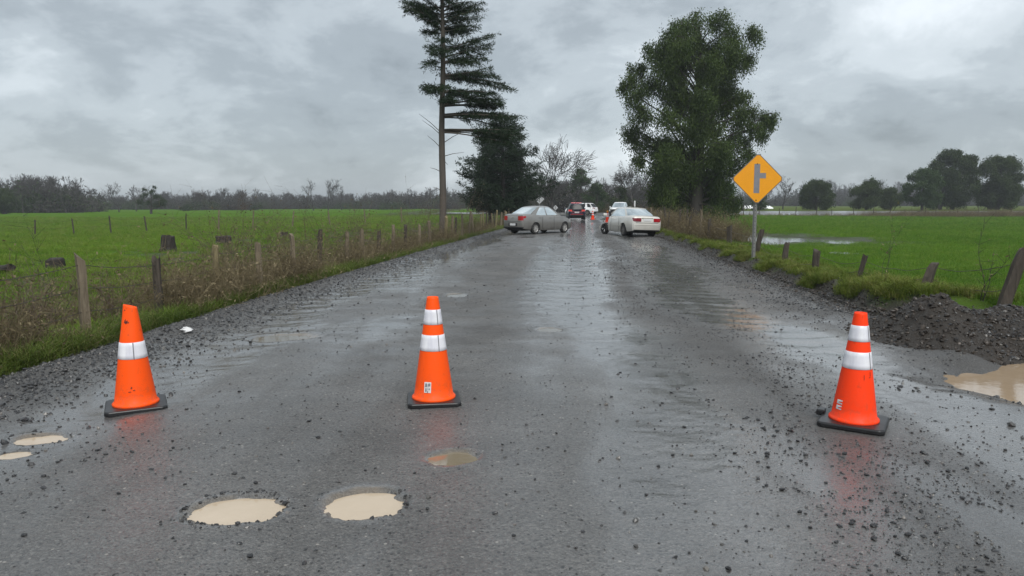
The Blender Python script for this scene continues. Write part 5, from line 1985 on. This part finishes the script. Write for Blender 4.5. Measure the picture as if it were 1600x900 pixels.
# the big evergreen right of the road: clump centres read off its silhouette
TY = 60.0
tb = at_depth(1088, 350, TY)
tbz = gz(tb[0], TY)
sil = [(1090, 22, 1.0), (1062, 38, .9), (1120, 32, 1.0), (1150, 45, 1.1), (1172, 55, .8), (1080, 60, 1.2), (1110, 70, 1.1), (1045, 72, 1.1), (1020, 82, 1.0), (1150, 85, 1.1), (1172, 88, .7),
       (1000, 98, .8), (1030, 108, 1.2), (1070, 100, 1.2), (1105, 110, 1.2), (1140, 118, 1.1), (985, 122, .7), (975, 130, .5), (1010, 132, 1.0), (1050, 145, 1.2), (1095, 150, 1.3), (1135, 150, 1.2), (1160, 145, .8),
       (990, 150, .8), (1000, 172, 1.0), (1030, 180, 1.2), (1070, 190, 1.3), (1110, 195, 1.3), (1150, 180, 1.1), (1180, 172, .9), (1198, 178, .7), (1205, 188, .6), (990, 200, .9), (1008, 215, 1.0), (1040, 225, 1.2), (1075, 235, 1.1),
       (1115, 235, 1.2), (1150, 215, 1.0), (1180, 200, .8), (1195, 208, .5), (1000, 245, .7), (1030, 262, 1.1), (1060, 275, 1.1), (1118, 270, 1.1), (1145, 255, 1.0), (1165, 240, .7), (1120, 300, 1.0), (1040, 296, 1.1),
       (1060, 308, 1.0), (1135, 290, .9), (1028, 310, .7), (1168, 262, .4), (1145, 310, .8), (1105, 325, .7), (1062, 325, .7)]
rg = random.Random(77)
cl = []
for px, py, rr in sil:
    p = at_depth(px, py, TY)
    lim = 2.6 * max(0.3, 1 - abs(px - 1090) / 150)
    cl.append((p[0] - tb[0], rg.uniform(-lim, lim), p[2] - tbz, rr * 1.02))
for k in range(30):       # inner mass
    py = rg.uniform(60, 300)
    px = 1085 + rg.uniform(-55, 55)
    p = at_depth(px, py, TY)
    cl.append((p[0] - tb[0], rg.uniform(-2.4, 2.4), p[2] - tbz, 1.15))
leafy(tb[0], TY, cl, 0.62, M['leaf_big'], 501, 'tall broad evergreen tree with drooping leaves right of the road', (0.18, 0.072), 2000, 1.0)

# ------------------------------------------------------------------ conifers
def needle_branch(t, p, d, L, r0, droop, dens, out, needle, start=0.2, flat=0.25, twigL=0.5, curve=0.0):
    rg_ = t.r
    d = np.asarray(d, float) / np.linalg.norm(d)
    n_ = 8
    pts = [p]
    dd = d.copy()
    for i in range(n_):
        pts.append(pts[-1] + dd * L / n_)
        dd = dd + np.array([0, 0, -droop / n_ + curve * (i / n_) ** 2]) + rg_.normal(0, 0.03, 3)
        dd /= np.linalg.norm(dd)
    pts = np.array(pts)
    t.path(pts, r0, r0 * 0.2)
    nt = int(L * dens)
    for k in range(nt):
        q = start + (1 - start) * rg_.random() ** 0.8
        i = min(int(q * n_), n_ - 1)
        b = pts[i] + (pts[i + 1] - pts[i]) * (q * n_ - i)
        ax = pts[i + 1] - pts[i]
        ax = ax / np.linalg.norm(ax)
        side = np.cross(ax, [0, 0, 1])
        side /= np.linalg.norm(side) + 1e-6
        td = ax * rg_.uniform(0.3, 0.9) + side * rg_.choice([-1, 1]) * rg_.uniform(0.3, 1.0) + np.array([0, 0, rg_.normal(-0.12, flat)])
        td /= np.linalg.norm(td)
        tl = twigL * rg_.uniform(0.5, 1.2) * (1.15 - 0.6 * q)
        m = max(4, int(tl / needle[2]))
        s_ = np.linspace(0.05, 1, m)
        c = b + td * (s_ * tl)[:, None] + np.array([0, 0, -1]) * (0.10 * tl * s_ ** 2)[:, None]
        sn = np.cross(td, rg_.normal(0, 1, (m, 3)))
        sn /= np.linalg.norm(sn, axis=1, keepdims=True) + 1e-6
        D = td * 0.7 + sn * 0.75
        out.append((c, D, rg_.uniform(.7, 1.2, m) * needle[0], np.full(m, needle[1])))


def finish_conifer(name, x, y, t, out, trunk_n, bark, needles, label, extra=None):
    e = empty(name, (x, y, gz(x, y)))
    tag(e, label, 'tree')
    P0, P1, R0, R1 = map(np.array, (t.P0, t.P1, t.R0, t.R1))
    V, F = tubes(P0[:trunk_n], P1[:trunk_n], R0[:trunk_n], R1[:trunk_n], 12)
    obj_big('trunk', V, F, bark, e, smooth=True)
    V, F = tubes(P0[trunk_n:], P1[trunk_n:], R0[trunk_n:], R1[trunk_n:], 5)
    obj_big('limbs', V, F, bark, e, smooth=True)
    C = np.vstack([o[0] for o in out])
    D = np.vstack([o[1] for o in out])
    Ln = np.concatenate([o[2] for o in out])
    Wn = np.concatenate([o[3] for o in out])
    V, F = leaves(C, D, Ln, Wn, t.r)
    obj_big('crown', V, F, needles, e)
    return e


# tall one, mostly bare trunk, branches swept to the right
KY = 33.0
kb = at_depth(691, 376, KY)
kz = gz(kb[0], KY)
t = Tree(601)
out = []
tr = []
for i in range(15):
    z = -0.3 + i * (14.2 + 0.3) / 14
    pp = np.array([0.12 * z / 10 + 0.03 * math.sin(z), 0.05 * math.sin(z * 0.7), z])
    tr.append(pp)
t.path(tr, 0.17, 0.05)
tn = len(tr) - 1
trunk_at = lambda z: np.array([0.12 * z / 10 + 0.03 * math.sin(z), 0.05 * math.sin(z * 0.7), z])
mpp = KY / FPX


def kbr(py, tx, ty, dens=22, start=0.2, twigL=0.55, dy=0.0, droop=0.2):
    z = at_depth(691, py, KY)[2] - kz
    p = trunk_at(z)
    q = at_depth(tx, ty, KY)
    d = np.array([q[0] - kb[0] - p[0], dy, q[2] - kz - z])
    L = np.linalg.norm(d)
    d[2] += droop * L * 0.4
    needle_branch(t, p, d, L * 1.05, 0.016 + 0.008 * L, droop, dens, out, (0.15, 0.026, 0.03), start, 0.20, twigL)


def layer(rows, start, dens, reps, dz):
    for (y0, tx, ty) in rows:
        for rep in range(reps):
            kbr(y0 + rg.uniform(-1.5, 1.5), tx + rg.uniform(-16, 3) * (1 if tx > 691 else -1), ty + rg.uniform(-dz, dz), dens * rg.uniform(0.55, 1.1), start, rg.uniform(0.35, 0.7), rg.uniform(-0.9, 0.9), rg.uniform(0.05, 0.3))


layer([(34, 626, -2), (40, 640, 14), (46, 655, 28), (52, 664, 44), (30, 650, 5), (28, 745, 4), (36, 752, 17), (44, 742, 30), (50, 732, 44), (20, 735, -5), (22, 655, -8), (48, 715, 48)], 0.08, 27, 2, 3)
layer([(84, 768, 57), (90, 773, 79), (96, 760, 88), (80, 745, 66), (90, 666, 82), (98, 672, 96), (104, 678, 110), (100, 745, 98), (86, 672, 72)], 0.08, 27, 2, 3)
layer([(122, 800, 133), (118, 780, 116), (124, 765, 112), (142, 772, 146), (144, 760, 150), (140, 660, 133), (146, 735, 150), (143, 668, 140), (120, 790, 124)], 0.10, 27, 2, 3)
layer([(164, 784, 157), (166, 776, 163), (163, 772, 152)], 0.36, 30, 2, 2)
layer([(181, 803, 184), (183, 790, 178), (180, 780, 174), (184, 797, 190)], 0.20, 28, 2, 2)
layer([(204, 806, 205), (206, 795, 215), (205, 812, 212)], 0.40, 30, 2, 4)
for z in np.arange(9.2, 14.1, 0.30):     # upper crown beyond the picture
    for k in range(5):
        a_ = rg.uniform(0, 6.28)
        Lb = max(0.4, 1.9 * (1 - (z - 9) / 5.6)) * rg.uniform(0.7, 1.1)
        needle_branch(t, trunk_at(z), (math.cos(a_), math.sin(a_), 0.25), Lb, 0.03, 0.25, 22, out, (0.13, 0.024, 0.028), 0.1, 0.25, 0.45)
for z in (7.3, 8.0, 8.6, 6.6, 6.1):        # branches towards and away from the camera
    for k in range(3):
        needle_branch(t, trunk_at(z), (rg.uniform(-.2, .6), rg.choice((-1, 1)), 0.1), rg.uniform(0.9, 1.6), 0.03, 0.25, 24, out, (0.13, 0.024, 0.028), 0.15, 0.25, 0.5)
# dead stubs
for py, tx, ty in ((208, 655, 178), (233, 668, 212), (212, 660, 188), (245, 725, 238), (270, 672, 262), (225, 725, 205), (250, 700, 258), (300, 676, 292)):
    z = at_depth(691, py, KY)[2] - kz
    p = trunk_at(z)
    q = at_depth(tx, ty, KY) - np.array([kb[0], KY, kz])
    t.path([p, (p + q) / 2 + np.array([0, 0, .04]), q], 0.02, 0.006)
finish_conifer('conifer_tree', kb[0], KY, t, out, tn, M['bark'], M['needle'], 'tall wind-swept conifer with a bare trunk behind the left fence')


def spruce(x, y, H, W_, seed, label, z0=1.0, dens=11, lean=0.0, nb=None):
    t = Tree(seed)
    out = []
    tr = [np.array([lean * i / 10 * H * 0.1, 0, -0.3 + (H * 0.97 + .3) * i / 10]) for i in range(11)]
    t.path(tr, 0.03 * H * 0.8 + 0.05, 0.03)
    z = z0
    while z < H * 0.98:
        q = (z - z0) / (H - z0)
        env = (1 - q ** 1.5) ** 0.75 * (0.55 + 0.45 * float(sst(0, 0.18, q))) * W_ / 2 + 0.2
        for k in range(7):
            a_ = t.r.uniform(0, 6.28)
            needle_branch(t, np.array([lean * z * 0.1, 0, z]), (math.cos(a_), math.sin(a_), 0.12 + 0.25 * q), env * t.r.uniform(0.5, 1.28), 0.035, 0.42, dens, out, (0.24, 0.06, 0.07), 0.12, 0.3, 0.75, 0.5)
        z += 0.29
    return finish_conifer('conifer_tree', x, y, t, out, 10, M['bark_dark'], M['needle_dark'], label)


p = at_depth(786, 342, 63)
spruce(p[0], 63, 9.2, 7.6, 611, 'dense dark spruce, the front one behind the grey car', 1.2, 14)
p = at_depth(764, 342, 67)
spruce(p[0] + 0.1, 67, 6.6, 5.2, 612, 'smaller dark spruce against the left flank of the dense spruce', 1.6, 11, 0.1)
p = at_depth(801, 342, 72)
spruce(p[0], 72, 7.6, 5.2, 613, 'dark spruce behind the right flank of the dense spruce', 1.2, 11)

# ------------------------------------------------------------------ middle distance trees
p = at_depth(862, 335, 96)
bare_tree(p[0], 96, 10.2, 701, 'round leafless tree right of the dark spruces', 5, 0.72, None, 4, 0.27, 0.020, 0.02, None, 0.76)
p = at_depth(992, 335, 112)
bare_tree(p[0], 112, 8.6, 702, 'leafless tree behind the white pick-up', 5, 0.75, None, 4, 0.3, 0.021, 0.02)
p = at_depth(1010, 335, 118)
bare_tree(p[0], 118, 7.2, 703, 'slim leafless tree left of the big evergreen', 5, 0.6, None, 3, 0.34, 0.017, 0.05)
p = at_depth(906, 335, 142)
leafy(p[0], 142, blob_clumps(31, 16, 2.3, 2.3, 2.2, 8.0, .8, 1.15), 0.3, M['leaf_green'], 711, 'rounded green tree rising behind the white SUV', (0.30, 0.14), 560, 0.5)
p = at_depth(932, 335, 140)
leafy(p[0], 140, blob_clumps(32, 13, 1.5, 1.5, 0.9, 5.2, .8, 1.05), 0.2, M['leaf_green'], 712, 'compact bright green tree right of the rounded tree', (0.28, 0.14), 560, 0.5)
p = at_depth(966, 335, 132)
leafy(p[0], 132, blob_clumps(33, 12, 2.4, 1.8, 1.2, 4.8, .7, 1.0), 0.25, M['leaf_dark'], 713, 'dark low evergreen tree behind the white pick-up', (0.28, 0.14), 560, 0.5)
p = at_depth(1132, 338, 84)
leafy(p[0], 84, blob_clumps(34, 14, 2.0, 1.8, 0.6, 4.2, .8, 1.1), 0.22, M['leaf_green'], 714, 'low dark green tree between the big evergreen and the sign', (0.24, 0.11), 420, 0.6)
p = at_depth(1188, 335, 150)
leafy(p[0], 150, blob_clumps(35, 10, 3.2, 2.0, 0.8, 3.6, .8, 1.1), 0.22, M['leaf_dark'], 715, 'dark shrubby tree behind the post of the yellow sign', (0.28, 0.14), 560, 0.5)
p = at_depth(1223, 330, 165)
bare_tree(p[0], 165, 7.5, 704, 'slender leafless tree right of the yellow sign', 5, 0.55, None, 3, 0.38, 0.022, 0.06)
for i, (px, top, wpx, dep, n_, lab) in enumerate([(1275, 274, 50, 152, 16, 'dark rounded tree right of the leafless tree beyond the side road'), (1353, 276, 46, 156, 14, 'dark bushy tree left of its smaller twin beyond the side road'), (1390, 288, 30, 158, 9, 'smaller dark bushy tree hugging its larger twin'),
                                                (1440, 258, 62, 146, 18, 'mid green tree in front of the largest domed tree'), (1487, 227, 84, 158, 34, 'largest domed tree with two trunks in the right background'), (1558, 235, 68, 156, 30, 'tall domed tree at the far right of the background row')]):
    p = at_depth(px, 330, dep)
    H = at_depth(px, top, dep)[2] - gz(p[0], dep)
    w = wpx / 2 * dep / FPX
    if n_ >= 30:
        c_ = []
        r_ = random.Random(900 + i)
        while len(c_) < n_ * 2 + 22:
            u, v, h = r_.uniform(-1, 1), r_.uniform(-1, 1), r_.random()
            e_ = (1 - max(0, (h - 0.55) / 0.45) ** 2.2) ** 0.5 * (0.80 + 0.2 * float(sst(0, .4, h)))
            if u * u + v * v < 1:
                c_.append((u * (w - 0.9) * e_, v * (w - 0.9) * e_, H * 0.12 + (H * 0.88 - 1.1) * h, r_.uniform(.95, 1.35)))
        leafy(p[0], dep, c_, 0.45, M['leaf_dark'], 720 + i, lab, (0.32, 0.15), 480, 0.9)
    else:
        leafy(p[0], dep, blob_clumps(40 + i, n_ * 2, w - 0.4, w - 0.4, H * 0.16, H - 0.9, .9, 1.3, 0.55), 0.3, M['leaf_green'] if i == 3 else M['leaf_dark'], 720 + i, lab, (0.30, 0.15), 620, 0.6)
p = at_depth(1467, 330, 159)
t = Tree(741)
# second trunk of the largest tree is a child of it
big_t = [o for o in bpy.data.objects if o.get('label', '').startswith('largest domed')][0]
V, F = tubes([(-2.6, 0, -.3), (-2.3, 0, 3)], [(-2.3, 0, 3), (-1.6, 0, 7)], [.42, .36], [.36, .2], 9)
obj_big('trunk', V, F, M['bark_dark'], big_t, smooth=True)

# individual trees of the left background
lt = [(36, 276, 168, 'bare'), (75, 280, 172, 'bare'), (103, 273, 170, 'bare'), (146, 290, 190, 'bare'), (186, 283, 185, 'bare'), (213, 288, 205, 'bare'), (342, 296, 250, 'bare'), (398, 293, 250, 'bare'), (490, 278, 230, 'bare'), (513, 279, 240, 'bare'), (534, 286, 240, 'bare'), (670, 292, 230, 'bare')]
names = ['leafless tree at the left end of the far wood', 'broad leafless tree in the left far wood', 'tall forked leafless tree at the right end of the left wood', 'small lone leafless tree in the far left gap', 'spreading leafless tree left of the dark field tree', 'slim leafless tree just behind the dark field tree',
         'leafless tree above the far hedge left of centre', 'tiny leafless tree poking above the far hedge', 'tallest leafless tree of the three above the far wood', 'middle leafless tree of the three above the far wood', 'rightmost leafless tree of the three above the far wood', 'leafless tree beside the tall conifer trunk on the horizon']
for i, ((px, top, dep, kd), nm) in enumerate(zip(lt, names)):
    p = at_depth(px, 329, dep)
    H = at_depth(px, top, dep)[2] - gz(p[0], dep)
    bare_tree(p[0], dep, H, 760 + i, nm, 5, 0.5 if i % 2 else 0.65, None, 3, 0.34, 0.028, 0.05, 'leafless trees on the left horizon')
p = at_depth(236, 331, 165)
H = at_depth(236, 285, 165)[2] - gz(p[0], 165)
leafy(p[0], 165, [(0.4, 0, H * .72, .8), (1.0, 0, H * .85, .5), (-1.6, .3, H * .62, .9), (-2.2, 0, H * .40, .9), (1.8, -.3, H * .55, 1.1), (2.9, 0, H * .42, 1.0), (1.2, .3, H * .33, 1.1), (-.6, 0, H * .35, .9), (2.4, 0, H * .3, .9), (-1.2, 0, H * .8, .45)], 0.28, M['leaf_dark'], 791, 'dark spreading field tree standing alone in the left pasture', (0.28, 0.13), 420, 0.3)
p = at_depth(6, 333, 150)
leafy(p[0], 150, blob_clumps(55, 10, 2.2, 2, 0.8, 4.6, .9, 1.2), 0.25, M['leaf_dark'], 792, 'dark evergreen bush at the left border of the horizon', (0.28, 0.14), 560, 0.4)
for i, (px, dep, lab) in enumerate([(294, 215, 'small dark shrub on the far edge of the left field'), (400, 235, 'low dark thicket on the far edge left of centre'), (40, 175, 'low green shrub at the foot of the left wood')]):
    p = at_depth(px, 329, dep)
    leafy(p[0], dep, blob_clumps(60 + i, 6, 2.0, 1.2, 0.5, 1.7, .7, 1.0), 0.12, M['leaf_green'] if i == 2 else M['leaf_dark'], 795 + i, lab, (0.28, 0.13), 300, 0.3, name='shrub')


# ------------------------------------------------------------------ far woods (one mass)
def wood_src(i):
    t = Tree(820 + i)
    t.grow(np.array([0, 0, -0.3]), (0, 0, 1), 3.2, 0.17, 5, 3, 0.12, 0.10, 0.5, 0.70)
    H = np.array(t.P1)[:, 2].max()
    k = 10.0 / H
    V, F = tubes(np.array(t.P0) * k, np.array(t.P1) * k, np.maximum(t.R0, 0.035), np.maximum(t.R1, 0.03), 3)
    return src('a_wood%d' % i, V, F, M['twig'])


ws = [wood_src(i) for i in range(5)]


def shrub_src(i, mt):
    r = np.random.default_rng(860 + i)
    P = np.abs(r.normal(0, 1, (1500, 3))) * np.array([1, 1, 1.1]) * r.choice([-1, 1], (1500, 3)) * np.array([1.1, 1.1, 0.8])
    P[:, 2] = np.abs(P[:, 2]) + 0.1
    V, F = leaves(P, r.normal(0, 1, (1500, 3)), r.uniform(.25, .5, 1500), r.uniform(.1, .2, 1500), r)
    return src('b_under%d' % i, V, F, mt)


us_ = [shrub_src(i, M['scrub']) for i in range(2)] + [shrub_src(3, M['leaf_dark'])]


def wood(name, spec, label):
    xs_, ys_, sc_, ix = [], [], [], []
    for (x0, x1, d0, d1, n_, h0, h1) in spec:
        for _ in range(n_):
            dep = rg.uniform(d0, d1)
            q = rg.random()
            px = x0 + (x1 - x0) * q
            xs_.append((px - 800) / FPX * dep)
            ys_.append(dep)
            hh = rg.uniform(h0, h1)
            sc_.append(hh / 10)
            ix.append(rg.randrange(5))
            for _u in range(2):
                xs_.append(xs_[-1] + rg.uniform(-4, 4))
                ys_.append(dep - rg.uniform(0, 4))
                sc_.append(rg.uniform(0.8, 1.9) * hh / 7.0)
                ix.append(5 + rg.randrange(3))
    x, y, s = map(np.array, (xs_, ys_, sc_))
    z = ground_z(x, y)
    N = len(x)
    return scatter(name, [o.copy() for o in ws + us_], np.stack([x, y, z], -1), np.stack([np.zeros(N), np.zeros(N), rng.uniform(0, 6.28, N)], -1), np.stack([s, s, s], -1), ix, label)


wood('far_wood', [(-200, 130, 175, 215, 150, 6.0, 9.5), (-200, 100, 170, 190, 50, 6.0, 9.0), (110, 260, 260, 330, 110, 4, 6.0), (240, 800, 290, 400, 420, 5.0, 7.2), (300, 390, 240, 270, 26, 4.5, 7.5), (600, 780, 260, 310, 60, 5, 8)], 'grey leafless wood along the left horizon')
wood('far_wood', [(1150, 1750, 330, 480, 260, 5, 9.5), (1250, 1700, 560, 700, 160, 12, 20)], 'hazy wood along the right horizon')
wood('roadside_thicket', [(800, 905, 139, 170, 70, 4.0, 7.0), (840, 1080, 150, 210, 120, 4.0, 7.5), (960, 1100, 140, 165, 70, 3.5, 6.0)], 'brown thicket closing off the end of the road')
N = 900
x = np.concatenate([rng.uniform(-6, 26, N)])
y = rng.uniform(138, 150, N)
scat_grass('thicket_brush', [s.copy() for s in bs], x, y, rng.uniform(1.2, 2.6, N), 'brown undergrowth beyond the junction', 0.3)

# white wrapped silage beyond the side road
p0, p1 = at_depth(1144, 326, 190), at_depth(1206, 326, 190)
L_ = p1[0] - p0[0]
V, F = [], []
nx_ = 24
for i in range(nx_ + 1):
    q = i / nx_
    for k in range(11):
        a = math.pi * k / 10
        r_ = 0.85 * (min(1, 8 * q + .2) * min(1, 8 * (1 - q) + .2)) ** 0.5 * (1 + 0.03 * math.sin(i * 2.1))
        V.append((q * L_, -1.2 * math.cos(a), r_ * math.sin(a)))
for i in range(nx_):
    F += [(i * 11 + k, (i + 1) * 11 + k, (i + 1) * 11 + k + 1, i * 11 + k + 1) for k in range(10)]
F += [tuple(range(11)), tuple(nx_ * 11 + k for k in range(11))[::-1]]
o = obj('silage_roll', (V, F), M['silage'], None, smooth=True)
o.location = (p0[0], 190, gz(p0[0], 190))
tag(o, 'long white wrapped silage roll in the field behind the sign post', 'silage')

# ------------------------------------------------------------------ damp air
def m_haze(t):
    v = t.new('ShaderNodeVolumePrincipled', {'Color': (0.86, 0.90, 0.94, 1), 'Density': 0.00058, 'Anisotropy': 0.3})
    return v.outputs[0]


hm = bpy.data.materials.new('haze_air')
hm.use_nodes = True
tt_ = NT(hm.node_tree)
oo = tt_.new('ShaderNodeOutputMaterial')
tt_.link(m_haze(tt_), oo.inputs['Volume'])
hz = obj('haze', box((0, 150, 9.5), (4400, 4400, 24)), hm)
tag(hz, 'thin damp haze over the fields', None, None, 'stuff')
